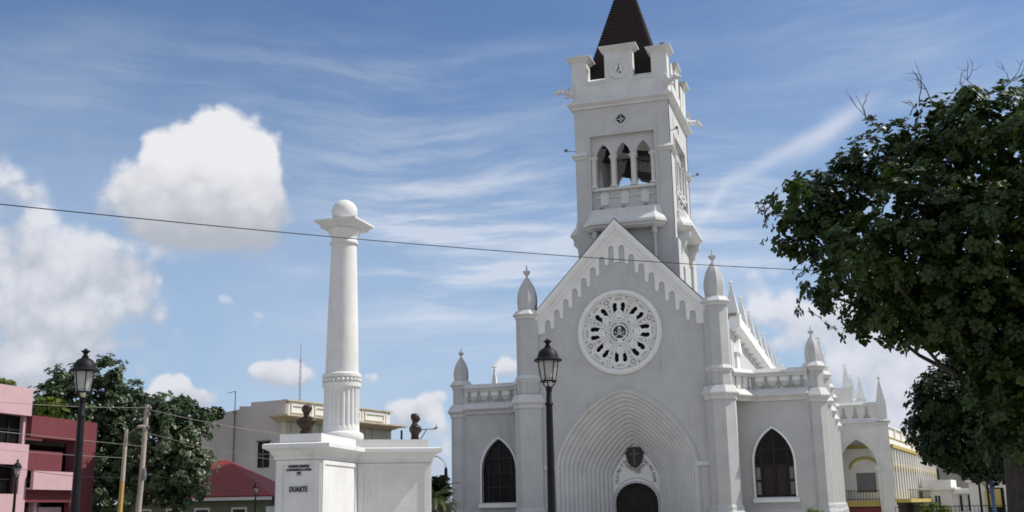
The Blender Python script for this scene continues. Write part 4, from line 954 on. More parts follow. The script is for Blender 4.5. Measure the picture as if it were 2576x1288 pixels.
# bronze busts
def bust(loc, rz, label, bald):
    t = empty('bust', loc, rz, label, 'bust', 'bronze busts on the monument')
    m = MB(); nn = 48
    # z, cx(forward), rx(half width), ry(half depth)
    sec = [(.10, .0, .115, .10), (.14, .0, .14, .105), (.20, .01, .19, .125), (.27, .02, .25, .175), (.33, .02, .285, .185), (.375, .01, .292, .17), (.41, .0, .265, .145), (.44, -.005, .20, .115), (.465, -.01, .13, .098), (.485, -.005, .088, .085), (.51, .0, .074, .078), (.54, .01, .075, .085),
           (.565, .02, .085, .105), (.59, .022, .094, .112), (.62, .018, .100, .116), (.65, .014, .103, .118), (.68, .01, .105, .121), (.715, .004, .104, .120), (.745, .0, .095, .110), (.77, -.002, .075, .09), (.785, -.003, .048, .06), (.793, -.003, .004, .004)]
    vs = []
    for (z, c, rx, ry) in sec:
        for i in range(nn):
            a = 2 * math.pi * i / nn; x, y = rx * math.sin(a), -(c + ry * math.cos(a))      # front at a=0 is -y
            fa = math.atan2(math.sin(a), math.cos(a)); gg = lambda u, s: math.exp(-(u / s) ** 2); d = 0
            if z > .53:
                d += .034 * gg(fa, .16) * gg(z - .628, .022) + .018 * gg(fa, .12) * gg(z - .655, .02) + .012 * gg(fa, .3) * gg(z - .578, .014) - .008 * gg(fa, .3) * gg(z - .60, .008)
                d += .010 * gg(abs(fa) - .35, .22) * gg(z - .685, .012) - .018 * gg(abs(fa) - .36, .16) * gg(z - .662, .012) + .012 * gg(fa, .35) * gg(z - .56, .012)
                d += .022 * gg(abs(fa) - 1.62, .16) * gg(z - .64, .03)
                hairy = max(0, min(1, (abs(fa) - (2.0 if bald else 1.25)) * 3)) * max(0, min(1, (z - .58) * 25))
                d += hairy * (.012 + (0 if bald else .008 * math.sin(a * 17 + z * 60)))
                if not bald: d += max(0, min(1, (z - .715) * 40)) * (.014 + .006 * math.sin(a * 9)) * (1 if z < .79 else 0) + .03 * gg(abs(fa) - 1.75, .5) * gg(z - .69, .045)
            elif .2 < z < .47:
                d += .012 * gg(abs(fa) - .45, .1) - .012 * gg(fa, .12) + .006 * math.sin(fa * 6 + z * 40) * gg(fa, 1.2)
                d += -.02 * gg(fa, .28) * gg(z - .42, .05) + .02 * gg(fa, .1) * gg(z - .43, .03)
            l = math.hypot(x, y) or 1; vs.append((x * (1 + d / l), y * (1 + d / l), z))
    m.add(vs, [(j * nn + i, j * nn + (i + 1) % nn, (j + 1) * nn + (i + 1) % nn, (j + 1) * nn + i) for j in range(len(sec) - 1) for i in range(nn)] + [tuple(range(nn)), tuple(range((len(sec) - 1) * nn, len(sec) * nn))])
    b_ = m.build('bust_figure', M['bronze'], t, smooth=60)
    s = MB(); s.hull([(-.13, -.12, 0), (.13, -.12, 0), (.13, .12, 0), (-.13, .12, 0)], [(-.12, -.105, .11), (.12, -.105, .11), (.12, .105, .11), (-.12, .105, .11)]); s.build('bust_base', M['bronze'], t)
    t.scale = (.93, .93, .93); return t
def mw(x, y, z): c, s = math.cos(R(8)), math.sin(R(8)); return (CX + c * x - s * y, CY + s * x + c * y, z)
bust(mw(*armpt(A1, 2.62, .02), 3.43), R(2), 'bronze bust with thick side hair and open coat on the front arm of the pedestal', False)
bust(mw(*armpt(A2, 2.0, .0), 3.43), R(118), 'bald bronze bust in profile on the pedestal arm nearest the church', True)
t = empty('floodlight_bracket', mw(*armpt(A2, 2.05, .12), 3.43), 0, 'thin metal floodlight bracket jutting out beside the profile bust', 'bracket')
mb = MB(); mb.tube([(.0, -.05, .28), (.50, .15, .30)], .014, 6); mb.tube([(.10, -.02, .02), (.24, .05, .27)], .014, 6); mb.build('bracket_arm', M['steel'], t)
mb = MB(); mb.box(.45, .53, .10, .20, .315, .34); mb.tube([(.49, .15, .30), (.49, .15, .42)], .01, 5); mb.build('bracket_clamp', M['steel'], t)
mb = MB(); mb.tube([(0, 0, 0), (0, 0, .27)], .03, 8); mb.lathe([(.045, 0), (.045, .03)], 8); tag(mb.build('conduit_stub', M['iron'], loc=mw(*armpt(A2, 1.62, .1), 3.43)), 'short black upright pipe behind the profile bust on the pedestal', 'pipe')

# ------------------------------------------------------------------ street lamps
def lamp(loc, H, label, tilt=(0, 0), sc=1.0, group='lantern lamps round the square'):
    t = empty('street_lamp', loc, R(20), label, 'lamp', group)
    H /= sc
    b = MB(); b.lathe([(.17, 0), (.17, .25), (.13, .3), (.12, .7), (.14, .74), (.09, .8), (.078, 1.2), (.06, H - 1.24), (.075, H - 1.23), (.075, H - 1.20), (.052, H - 1.17), (.046, H - .97), (.058, H - .96), (.05, H - .92), (.03, H - .88)], 16)
    b.build('post', M['iron'], t, smooth=40)
    f = MB(); zb, zt = H - .80, H - .42
    for i in range(6):
        a = i * math.pi / 3
        f.tube([(.128 * math.cos(a), .128 * math.sin(a), zb), (.19 * math.cos(a), .19 * math.sin(a), zt)], .0095, 5)
    for r, z in ((.13, zb),): f.lathe([(r - .015, z - .016), (r + .016, z - .016), (r + .016, z + .012), (r - .015, z + .012)], 24, cap=False); f.f.append(tuple()) if False else None
    for i in range(3):
        a = i * 2 * math.pi / 3 + .3
        f.tube([(.13 * math.cos(a), .13 * math.sin(a), zb - .01), (.115 * math.cos(a), .115 * math.sin(a), zb - .05), (.065 * math.cos(a), .065 * math.sin(a), zb - .1), (.045 * math.cos(a), .045 * math.sin(a), zb - .2)], .012, 5)
    f.build('lantern_frame', M['iron'], t, smooth=50)
    gl = MB(); gl.lathe([(.122, zb + .005), (.182, zt)], 24, cap=False); gl.build('lantern_glass', M['lampglass'], t, smooth=60)
    rf = MB(); pr = []
    for k in range(12):
        z = zb + .06 + k * .028; r = .085 + .045 * (k / 12); pr += [(r, z), (r + .008, z + .012)]
    rf.lathe(pr, 20); rf.lathe([(.03, zb - .1), (.055, zb - .03), (.06, zb + .05)], 12); rf.build('refractor', M['refractor'], t, smooth=40)
    c = MB(); c.lathe([(.20, zt - .02), (.255, zt - .015), (.26, zt + .01), (.235, zt + .035), (.20, zt + .05), (.192, zt + .09), (.17, zt + .15), (.13, zt + .2), (.07, zt + .235), (.05, zt + .24)], 28)
    cap = c.build('lantern_cap', M['iron'], t, smooth=40)
    n = MB(); n.lathe([(.055, zt + .235), (.06, zt + .27), (.04, zt + .28), (.035, zt + .305), (.05, zt + .33), (.085, zt + .355), (.06, zt + .37), (.03, zt + .385), (.02, zt + .405)], 14); n.build('lantern_finial', M['iron'], cap, smooth=40)
    t.scale = (sc,) * 3; t.rotation_euler.x, t.rotation_euler.y = R(tilt[0]), R(tilt[1]); return t
lamp((-13.17, 16.36, 0), 4.55, 'large black lantern lamp in front of the pink building and tall tree')
lamp((-5.35, 19.27, 0), 4.64, 'large black lantern lamp standing before the church front')
lamp((-41.0, 46.36, 0), 4.48, 'small far black lantern lamp against the dark window of the pink building')
_l = at(642, 1270, 70)
lamp((_l.x, _l.y, 0), 3.42, 'small far black lantern lamp in front of the red hip roof', sc=.78)
lamp((6.3, 69.7, -.5), 4.2, 'black lantern lamp under the bushy tree, in front of the far white houses')
lamp((7.0, 72.5, -.5), 4.5, 'black lamp close behind another under the bushy tree, half hidden by leaves')

# ------------------------------------------------------------------ utility poles
t = empty('utility_pole', (-34.75, 46.5, 0), 0, 'shorter wooden utility pole painted ochre low down, with a street light arm', 'utility pole')
mb = MB(); mb.tube([(.0, 0, 3.2), (.06, 0, 5.75)], [.11, .088], 10); mb.build('pole_top', M['concrete'], t, smooth=50)
mb = MB(); mb.tube([(-.1, 0, -.2), (.0, 0, 3.2)], [.13, .111], 10); mb.build('pole_base', M['oldwood'], t, smooth=50)
mb = MB(); mb.tube([(.05, 0, 5.5), (.3, .05, 5.62), (.62, .1, 5.80)], .03, 6); mb.build('lamp_arm', M['steel'], t)
mb = MB(); mb.ball((.80, .14, 5.86), .26, .13, .085, 12, 8); mb.build('lamp_head', M['concrete'], t, smooth=60)
t = empty('utility_pole', (-35.2, 48.6, 0), 0, 'taller grey concrete utility pole with crossing cables', 'utility pole')
mb = MB(); mb.tube([(-.16, 0, -.2), (.0, 0, 3.0), (.12, 0, 7.15)], [.155, .14, .112], 10); mb.build('pole_shaft', M['concrete'], t, smooth=50)
mb = MB(); mb.box(-.05, .3, -.08, .08, 6.6, 6.75); mb.lathe([(.06, 6.9), (.08, 6.98), (.05, 7.08)], 8, (.3, 0, 0)); mb.lathe([(.05, 5.9), (.07, 5.98), (.05, 6.08)], 8, (.25, 0, 0)); mb.build_each('insulator', M['steel'], t)
mb = MB(); mb.box(-.02, .55, -.03, .03, 3.55, 3.65); mb.lathe([(.1, 3.3), (.12, 3.5), (.08, 3.9)], 10, (.3, -.18, 0)); mb.build('pole_bracket', M['steel'], t)
# cables
def cable(a, b, sag, r, m, label, n=24, extra=0.):
    a, b = Vector(a), Vector(b)
    if extra: a = a + (a - b).normalized() * extra
    pts = [a.lerp(b, i / n) - Vector((0, 0, 4 * sag * (i / n) * (1 - i / n))) for i in range(n + 1)]
    return tag(MB().tube(pts, r, 6).build('cable', M[m], smooth=60), label, 'cable')
cable(at(-330, 478, 19.0), at(2140, 684, 30), .18, .0095, 'wire', 'long black cable strung across the open sky into the biggest almond tree')
pt2 = Vector((-35.1, 48.6, 7.0)); pt1 = Vector((-34.7, 46.5, 5.5))
cable(at(-120, 1002, 45), pt2 + Vector((0, 0, 0)), .1, .011, 'palewire', 'pale cable running from the top of the taller pole over the pink parapet')
cable(at(-120, 1073, 45), (-35.05, 48.6, 5.0), .0, .011, 'palewire', 'pale cable crossing the pink building just above the balcony opening')
cable(at(-120, 1120, 45), (-34.7, 46.5, 4.35), .05, .011, 'palewire', 'pale cable crossing the pink building at its balcony opening')
cable(at(-120, 1143, 46), (-34.7, 46.5, 3.4), .25, .011, 'wire', 'dark cable sagging across the pink balcony')
cable((-35.0, 48.6, 5.7), at(905, 1180, 62), .3, .011, 'palewire', 'pale cable running from the taller pole past the bare cream end wall')
cable((-35.0, 48.6, 3.7), at(905, 1215, 62), .7, .011, 'wire', 'dark cable sagging from the taller pole over the red roof')
cable((-35.0, 48.6, 6.9), at(905, 1108, 70), .3, .014, 'palewire', 'thin pale cable running from the very top of the taller pole to the cream building')

# ------------------------------------------------------------------ pink and red building on the left
e_ = Vector((math.sin(R(-4.8)), math.cos(R(-4.8))))
PK = empty('pink_building', (-42.03, 48.27, 0), R(90 + 4.8), 'flat-roofed building painted pink and deep red with stepped balconies', 'building')
# local x runs away along the street front, local -y faces the street
def K(name, mb, m, parent=None, **k): return mb.build(name, M[m], parent or PK, **k)
mb = MB(); mb.box(-14, 0, 0, 9, 6.83, 8.28); mb.box(-14, 0, 0, .25, 4.26, 5.33); mb.box(-.62, 0, 0, .25, 2.77, 4.26); mb.box(-14, 0, 0, .25, 0, 2.77); mb.box(-.25, -.0, .26, 9, 0, 6.83); mb.box(-14, -.26, 8.7, 9, 0, 6.82); BW = K('pink_wall', mb, 'pink')
mb = MB(); mb.box(-14, -.26, .9, 1.0, 2.0, 6.82); mb.box(-14, -.26, .26, .9, 5.2, 5.32); mb.box(-14, -.63, .26, .9, 2.6, 2.76); K('recess_wall', mb, 'brownhouse')
def glazing(x0, x1, z0, z1, y, nb):
    m = MB(); m.box(x0, x1, y, y + .05, z0, z1); wdo = K('window', m, 'glass')
    m = MB()
    for i in range(nb + 1): x = x0 + (x1 - x0) * i / nb; m.box(x - .05, x + .05, y - .08, y - .005, z0, z1)
    m.box(x0, x1, y - .07, y - .006, (z0 + z1) / 2 - .03, (z0 + z1) / 2 + .03); K('window_bar', m, 'dark', wdo)
glazing(-8, -.27, 5.33, 6.82, .55, 9); glazing(-8, -.65, 2.78, 4.25, .55, 6)
mb = MB(); mb.box(.01, 5.95, -.05, .5, 5.74, 6.88); mb.box(3.96, 5.95, -.05, .5, 3.5, 5.739); mb.box(4.75, 5.95, -.05, .5, 0, 3.499); mb.box(.01, 2.95, .02, .3, 4.0, 5.05); mb.box(.01, 4.0, .0, .4, 2.35, 3.0); mb.box(4.0, 4.74, .1, .4, 0, 3.499); mb.box(.01, 5.9, 3.2, 9, 0, 6.6); mb.box(5.7, 5.94, .51, 3.2, 0, 6.7); K('red_wall', mb, 'red')
mb = MB(); mb.box(.01, 5.7, 1.6, 1.7, 3.0, 5.74); mb.box(.01, 5.7, 1.5, 1.6, 0, 2.6); K('recess_shade_wall', mb, 'glass')  # recess back wall: the dark glass colour stands in for its shade
mb = MB(); mb.box(.002, 3.97, -.42, -.25, 3.0, 3.97); mb.box(3.80, 3.97, -.25, -.06, 3.0, 3.97); mb.box(.002, 3.8, -.25, .02, 3.0, 3.1); K('balcony', mb, 'pink')
mb = MB(); mb.box(1.9, 3.9, .5, .7, 0, 2.1); mb.box(1.3, 1.6, .4, .7, 0, 2.35); K('ground_floor_wall', mb, 'pink')
mb = MB(); mb.box(.05, 3.0, 4.0, 4.3, 8.0, 8.32); mb.box(.05, 2.9, 4.05, 4.25, 6.5, 8.0); K('roof_slab', mb, 'red')
mb = MB(); mb.tube([(-1.9, 2, 8.2), (-1.9, 2, 9.4)], .02, 5); mb.tube([(-1.2, 3, 8.2), (-1.2, 3, 9.2)], .02, 5); K('rebar', mb, 'steel')

# ------------------------------------------------------------------ red-roofed green house
HS = empty('green_house', (-41.5, 66.0, 0), R(0), 'low dark green house with white window frames under a red hipped roof', 'house')
def Hh(name, mb, m, parent=None, **k): return mb.build(name, M[m], parent or HS, **k)
EX0, EX1, EY0, EY1, EZ, RZ = -5.2, 4.35, -1.2, 7.0, 2.75, 5.2
hp = [(-45.41 - -41.5 - 1.5, 63.42 - 66.0 - .6), (-37.57 + 41.5, 66.07 - 66.0), (-38.7 + 41.5 + .2, 72.5 - 66.0), (-47.5 + 41.5, 70 - 66.0)]
r0, r1 = (-2.6, 1.5), (-.65, 1.95)
mb = MB(); ez = 2.72
vs = [(p[0], p[1], ez) for p in hp] + [(r0[0], r0[1], RZ), (r1[0], r1[1], RZ)]
vs += [(x, y, z - .09) for x, y, z in vs]
F6 = [(0, 1, 5, 4), (1, 2, 5), (2, 3, 4, 5), (3, 0, 4)]
mb.add(vs, F6 + [tuple(i + 6 for i in reversed(q)) for q in F6] + [(i, (i + 1) % 4, 6 + (i + 1) % 4, 6 + i) for i in range(4)]); Hh('roof', mb, 'redroof')
d0 = Vector((hp[1][0] - hp[0][0], hp[1][1] - hp[0][1])); ang = math.atan2(d0.y, d0.x); L0 = d0.length
mt = Matrix.Translation((hp[0][0], hp[0][1], 0)) @ Matrix.Rotation(ang, 4, 'Z')
mb = MB(); mb.box(.05, L0 - .05, .02, .12, 2.42, 2.66); mb.xf(mt); Hh('fascia', mb, 'creamwhite')
wx = [(2.3, 3.2), (4.55, 5.45), (6.6, 7.5) ][:0]
wins = [(.9, 1.75), (2.9, 3.75), (4.75, 5.6), (7.2, 8.05)]
mb = MB(); mb.ex([(.5, 0), (L0 - .5, 0), (L0 - .5, 2.6), (.5, 2.6)], .5, .7, [[(a + .0, .7), (b_, .7), (b_, 1.85), (a, 1.85)] for a, b_ in wins]); mb.box(.5, .7, .7, 5, 0, 2.6); mb.box(L0 - .7, L0 - .5, .7, 5, 0, 2.6); mb.xf(mt); Hh('wall', mb, 'greenwall')
for a, b_ in wins:
    mb = MB(); mb.ex([(a - .1, .6), (b_ + .1, .6), (b_ + .1, 1.97), (a - .1, 1.97)], .44, .56, [[(a + .02, .72), (b_ - .02, .72), (b_ - .02, 1.83), (a + .02, 1.83)]]); mb.xf(mt); wf = Hh('window', mb, 'creamwhite')
    mb = MB(); mb.box(a, b_, .62, .66, .7, 1.85); mb.xf(mt); Hh('window_pane', mb, 'brownhouse', wf)
mb = MB(); mb.box(L0 - .48, L0 - .2, .4, 3.0, 0, 2.0); mb.xf(mt); Hh('side_lean_to', mb, 'white')

# ------------------------------------------------------------------ cream building behind the monument
CB = empty('cream_building', (-43.73, 78.66, 0), R(90 - 10.9), 'two-storey cream building with a bare grey end wall, stained cornice and panelled parapet', 'building')
def C_(name, mb, m, parent=None, **k): return mb.build(name, M[m], parent or CB, **k)
# local x along the lit street front, -y faces the street; the end wall is at x = 0
mb = MB(); mb.ex([(-.0, 0), (9.3, 0), (9.3, 9.45), (4.88, 9.9), (4.88, 10.15), (3.66, 10.08), (3.66, 10.40), (0.0, 10.40)], -.02, .3, axis='x'); EW = C_('end_wall', mb, 'endwall')
mb = MB(); mb.box(.3, 14.6, .3, 9.3, 0, 9.3); C_('street_wall', mb, 'cream')
mb = MB(); mb.box(.0, 14.6, -.0, .28, 9.15, 10.32); mb.box(14.3, 14.6, .28, 8, 9.15, 10.2); PR_ = C_('parapet', mb, 'creamwhite')
mb = MB(); mb.box(-.05, 14.85, -.16, .40, 10.32, 10.43); C_('parapet_coping', mb, 'rust')
mb = MB()
for x0, x1 in ((.55, 2.9), (3.6, 6.6), (7.2, 10.0), (10.6, 13.6)):
    mb.ex([(x0, 9.4), (x1, 9.4), (x1, 10.12), (x0, 10.12)], -.10, .01, [[(x0 + .16, 9.5), (x1 - .16, 9.5), (x1 - .16, 9.96), (x0 + .16, 9.96)]])
for x in (3.25, 6.9, 10.3, 13.95): mb.box(x - .09, x + .09, -.06, .02, 9.2, 10.32)
C_('parapet_panel', mb, 'creamwhite')
mb = MB(); mb.sweep([(-.0, .9), (-.0, .0), (14.6, 0), (14.6, 1.5)], [(-.05, 8.62), (.1, 8.62), (.15, 8.72), (.45, 8.8), (.5, 8.88), (1.05, 8.95), (1.15, 9.0), (1.15, 9.12), (.0, 9.22), (-.05, 9.22)]); C_('cornice', mb, 'rust')
mb = MB()
for x in (.15, .9, 3.6, 4.6, 7.2, 8.2, 11.0, 12.0, 14.3): mb.box(x - .3, x + .3, -.12, .28, 0, 8.6)
mb.box(.3, 14.6, -.05, .28, 6.9, 7.3); mb.box(.3, 14.6, -.02, .28, 4.4, 8.6); C_('street_pilaster', mb, 'cream')
for x in (2.2, 5.9, 9.6, 13.1):
    mb = MB(); mb.box(x - .55, x + .55, -.06, -.02 - .005, 4.7, 6.6); C_('shutter', mb, 'brownhouse')
mb = MB(); mb.box(-.06, -.02, 1.55, 2.75, 5.1, 7.15); wf = C_('end_window', mb, 'dark')
mb = MB(); mb.box(-.12, -.06, 2.08, 2.16, 5.1, 7.15); mb.box(-.12, -.06, 1.55, 2.75, 6.1, 6.2); mb.box(-.2, -.02, 1.45, 2.85, 7.15, 7.25); C_('end_window_bar', mb, 'steel', wf)
mb = MB(); mb.tube([(-.1, 5.3, 0), (-.1, 5.3, 11.4)], .045, 6); mb.tube([(-.1, 5.3, 11.4), (-.15, 6.1, 11.3)], .025, 5); mb.box(-.2, -.0, 5.2, 5.4, 9.6, 9.8); C_('antenna_pipe', mb, 'steel')

# radio mast far beyond
t = empty('radio_mast', at(747, 1270, 300).to_2d().to_3d(), R(20), 'tall thin lattice radio mast far behind the cream building', 'mast')
mb = MB(); hM = 46.3
for k in range(3):
    a = k * 2 * math.pi / 3; mb.tube([(.5 * math.cos(a), .5 * math.sin(a), 0), (.22 * math.cos(a), .22 * math.sin(a), hM - 4)], .05, 4)
for i in range(28):
    z = i * 1.5; r = .5 - .28 * z / (hM - 4)
    for k in range(3):
        a, b_ = k * 2.0944, (k + 1) * 2.0944; mb.tube([(r * math.cos(a), r * math.sin(a), z), (r * math.cos(b_), r * math.sin(b_), z + 1.4)], .035, 3)
mb.build('lattice', mat('red_white_mast', (.30, .20, .19), .7, .3, .3), t)
mb = MB(); mb.tube([(0, 0, hM - 4), (0, 0, hM)], .06, 5); mb.build('mast_aerial', M['steel'], t)

# ------------------------------------------------------------------ houses on the right beyond the church
YB = empty('yellow_building', (2.84, 109.96, 0), R(90 - 8.5), 'long white and yellow arcaded building with an iron balcony rail beyond the church porch', 'building')
def Y_(name, mb, m, parent=None, **k): return mb.build(name, M[m], parent or YB, **k)
mb = MB(); mb.box(-3, 37, .6, 12, 1.75, 6.3); mb.box(-3, 37, .0, 12, 6.6, 7.25); mb.box(-3, 37, .1, 12, 7.25, 8.25); Y_('wall', mb, 'white')
mb = MB(); mb.box(-2.9, 37, .9, 12, -2, 1.4); Y_('ground_floor', mb, 'brownhouse')
mb = MB(); mb.box(-3.2, 37.3, -.4, 12.2, 6.32, 6.62); mb.box(-3.1, 37.1, -.08, 12.1, 7.25, 7.33); YC = Y_('cornice', mb, 'yellow')
mb = MB(); mb.box(-3.1, 37.1, -.05, 12.1, 8.25, 8.36)
for k in range(9): mb.box(-2.9 + 5 * k, -2.4 + 5 * k, -.02, .1, 7.34, 8.25)
Y_('parapet_pilaster', mb, 'white')
def arcade_bay():
    m = MB(); m.ex([(-1.0, 1.7), (-.62, 1.7), ] + [(-.62, 4.0)] + [(-.62 * math.cos(math.pi * i / 8), 4.0 + .5 * math.sin(math.pi * i / 8)) for i in range(1, 8)] + [(.62, 4.0), (.62, 1.7), (1.0, 1.7), (1.0, 6.3), (-1.0, 6.3)], .0, .3)
    return m
m0 = arcade_bay(); m0.box(-.92, -.72, -.26, .02, 1.7, 6.3); m0.box(.72, .92, -.26, .02, 1.7, 6.3)
a0 = Y_('arcade_bay', m0, 'white', loc=(-2, 0, 0))
mb = MB(); mb.tube([(-.70 * math.cos(math.pi * i / 8), -.06, 4.25 + .62 * math.sin(math.pi * i / 8)) for i in range(9)], .17, 6); mb.build('yellow_arch', M['yellow'], a0)
mb = MB(); mb.box(-.5, .5, .18, .28, 1.8, 4.2); mb.box(-.42, .42, -.04, -.005, 4.95, 6.15); mb.build_each('bay_window', M['steel'], a0)
for k in range(1, 20): part_copy(a0, (-2 + 2.0 * k, 0, 0))
mb = MB(); mb.box(-3.2, 38, -1.5, .9, 1.4, 1.72); Y_('balcony_slab', mb, 'yellow')
mb = MB()
for z in (2.55, 1.85): mb.box(-3.1, 38, -1.45, -1.41, z - .02, z + .02)
for k in range(66): mb.box(-3.1 + k * .62, -3.1 + k * .62 + .02, -1.44, -1.42, 1.72, 2.55)
Y_('balcony_rail', mb, 'iron')
mb = MB(); mb.box(-3.3, -3.0, .6, 13, -2, 6.3); EWY = Y_('end_wall', mb, 'white')
for y in (2.2, 5.6, 9.0):
    mb = MB(); mb.box(-3.36, -3.3, y - .85, y + .85, 2.35, 4.1); Y_('end_door', mb, 'steel', EWY)
    mb = MB(); mb.tube([(-3.34, y + 1.35 * math.cos(math.pi * i / 10), 4.5 + .95 * math.sin(math.pi * i / 10)) for i in range(11)], .13, 6); Y_('end_arch', mb, 'yellow', EWY)
mb = MB(); mb.box(-4.8, -3.3, .0, 13, 1.1, 1.62); Y_('end_balcony', mb, 'yellow')
mb = MB()
for z in (2.5, 1.75): mb.box(-4.76, -4.72, 0, 13, z - .025, z + .025)
for k in range(50): mb.box(-4.755, -4.725, k * .26, k * .26 + .03, 1.62, 2.5)
Y_('end_rail', mb, 'iron')
mb = MB(); mb.box(-4.6, -3.31, .6, 12.5, .2, 1.0); Y_('shop_sign_band', mb, 'redroof')

GH = empty('grey_house', at(2400, 1270, 150).to_2d().to_3d(), R(-12), 'plain grey cement house with a dark flat roof edge, beyond the yellow building', 'house')
mb = MB(); mb.box(-3.2, 3.6, 0, 9, -2, 6.5); mb.build('wall', M['greyhouse'], GH)
mb = MB(); mb.box(-3.4, 3.8, -.3, 9.2, 6.5, 6.75); mb.build('roof_edge', M['flash'], GH)
mb = MB(); mb.box(-2.4, -1.4, -.04, .0 - .005, 3.9, 5.4); mb.build('window', M['dark'], GH)
mb = MB(); mb.box(1.2, 1.9, -.04, -.005, 3.9, 5.2); mb.build('window', M['dark'], GH)
WH = empty('white_house', at(2385, 1270, 125).to_2d().to_3d(), R(-10), 'low bright white house with a balustraded terrace in front of the grey house', 'house')
mb = MB(); mb.box(-2.4, .5, 0, 5, -2, 3.6); mb.box(.5, 4.4, .2, 5, -2, 2.7); mb.build('wall', M['white'], WH)
mb = MB(); mb.box(-2.7, .9, -.3, 5.2, 2.55, 2.8); mb.box(.55, 4.8, -.15, 5.1, 2.15, 2.4); mb.build('canopy', M['white'], WH)
mb = MB()
for x in (-1.1, -.8, 1.3, 2.1, 2.9, 3.7): mb.box(x - .1, x + .1, -.03, .19 if x > .5 else -.005, .4, 2.0)
mb.build_each('window', M['dark'], WH)
SH = empty('far_house', at(2505, 1270, 105).to_2d().to_3d(), R(-8), 'pale house with one tall dark doorway beside the biggest tree trunk', 'house')
mb = MB(); mb.box(-2.0, 6, 0, 6, -2, 3.0); mb.build('wall', M['white'], SH)
mb = MB(); mb.box(-2.2, 6.2, -.3, 6.2, 3.0, 3.2); mb.build('roof_slab', M['white'], SH)
mb = MB(); mb.box(-.65, .75, -.04, -.005, .3, 2.5); mb.build('doorway', M['dark'], SH)
mb = MB(); mb.box(-.7, .5, -.4, -.1, .9, 2.4); tag(mb.build('yellow_wall', M['yellow'], loc=SH.location, rz=R(-8)), 'short bright yellow wall beside the pale house with the dark doorway', 'wall')
mb = MB(); 
for z in (.6, 1.1): mb.box(-5, 6, 0, .04, z, z + .05)
for k in range(45): mb.box(-5 + k * .25, -5 + k * .25 + .03, .0, .04, 0, 1.15)
tag(mb.build('iron_fence', M['iron'], loc=at(2440, 1270, 85).to_2d().to_3d()), 'low black iron fence below the lamps near the far white houses', 'fence')
mb = MB(); mb.tube([(0, 0, -.5), (0, 0, 3.5)], .07, 8); tag(mb.build('sign_post', mat('blue_painted_post', (.05, .11, .22), .5, .2, 4), loc=at(2500, 1270, 45).to_2d().to_3d()), 'thin blue painted post just beside the biggest tree trunk', 'post')
mb = MB(); mb.box(-4.5, 3.2, 0, .3, 0, 2.3); tag(mb.build('yard_wall', M['greenwall'], loc=at(265, 1290, 80).to_2d().to_3d(), rz=R(20)), 'dark green yard wall behind the tall glossy almond tree', 'wall')
# street light behind the monument
sp = at(1086, 1270, 62); t = empty('street_light', (sp.x, sp.y, 0), 0, 'thin curved street light arm between the monument pedestal and the church', 'street light')
mb = MB(); mb.tube([(-.4, 0, 0), (-.3, 0, 4.0), (-.05, 0, 4.42), (.35, 0, 4.45), (.75, 0, 4.2), (.85, 0, 3.85)], .03, 6); mb.build('curved_pole', M['steel'], t, smooth=60)
mb = MB(); mb.lathe([(.05, 3.85), (.09, 3.75), (.10, 3.3), (.06, 3.2)], 10, (.85, 0, 0)); mb.build('lamp_shade', M['iron'], t)
mb = MB(); mb.box(-3, 4, 0, .3, 0, 1.9); mb.box(-3.05, 4.05, -.06, .36, 1.9, 2.0); tag(mb.build('garden_wall', M['greyhouse'], loc=at(1095, 1280, 78).to_2d().to_3d()), 'plain grey garden wall beside the church under the palm', 'wall')

# ------------------------------------------------------------------ trees
def leaves(rn, specs, n_leaf, L, flat=.35):
    """specs: (position, axis, scale); one rosette of obovate leaves each"""
    vs = []; fs = []
    for p, ax, s in specs:
        ax = ax.normalized(); u = ax.orthogonal().normalized(); v = ax.cross(u); k0 = rn.random() * 6.28
        for k in range(n_leaf):
            a = k0 + k * 6.283 / n_leaf + rn.uniform(-.3, .3); d = (u * math.cos(a) + v * math.sin(a)); tl = rn.uniform(-.15, .65)
            dr = (d + ax * tl).normalized(); sd_ = dr.cross(ax); sd_ = sd_.normalized() if sd_.length > .05 else u
            l = L * s * rn.uniform(.7, 1.15); wd = l * .30; nr = sd_.cross(dr); o = len(vs)
            b0 = p + dr * (l * .12); b1 = p + dr * (l * .62) + nr * (l * .06); b2 = p + dr * l - nr * (l * .05)
            vs += [tuple(b0 - sd_ * wd * .25), tuple(b0 + sd_ * wd * .25), tuple(b1 - sd_ * wd + nr * wd * .25), tuple(b1 + sd_ * wd + nr * wd * .25), tuple(b2 - sd_ * wd * .45), tuple(b2 + sd_ * wd * .45)]
            fs += [(o, o + 1, o + 3, o + 2), (o + 2, o + 3, o + 5, o + 4)]
    m = MB(); m.v = vs; m.f = fs; return m
def crown_specs(rn, blobs, per_m2, shells=(.62, 1.03), upbias=.45, smin=.75, smax=1.2):
    sp = []
    for c, r in blobs:
        cnt = int(per_m2 * 4 * math.pi * r * r)
        for _ in range(cnt):
            d = Vector((rn.gauss(0, 1), rn.gauss(0, 1), rn.gauss(0, 1))).normalized(); q = r * (rn.uniform(shells[0] ** 2, shells[1] ** 2) ** .5)
            p = c + Vector((d.x * q, d.y * q, d.z * q * .92))
            sp.append((p, d + Vector((0, 0, upbias)) + Vector((rn.gauss(0, .3), rn.gauss(0, .3), rn.gauss(0, .3))), rn.uniform(smin, smax)))
    return sp
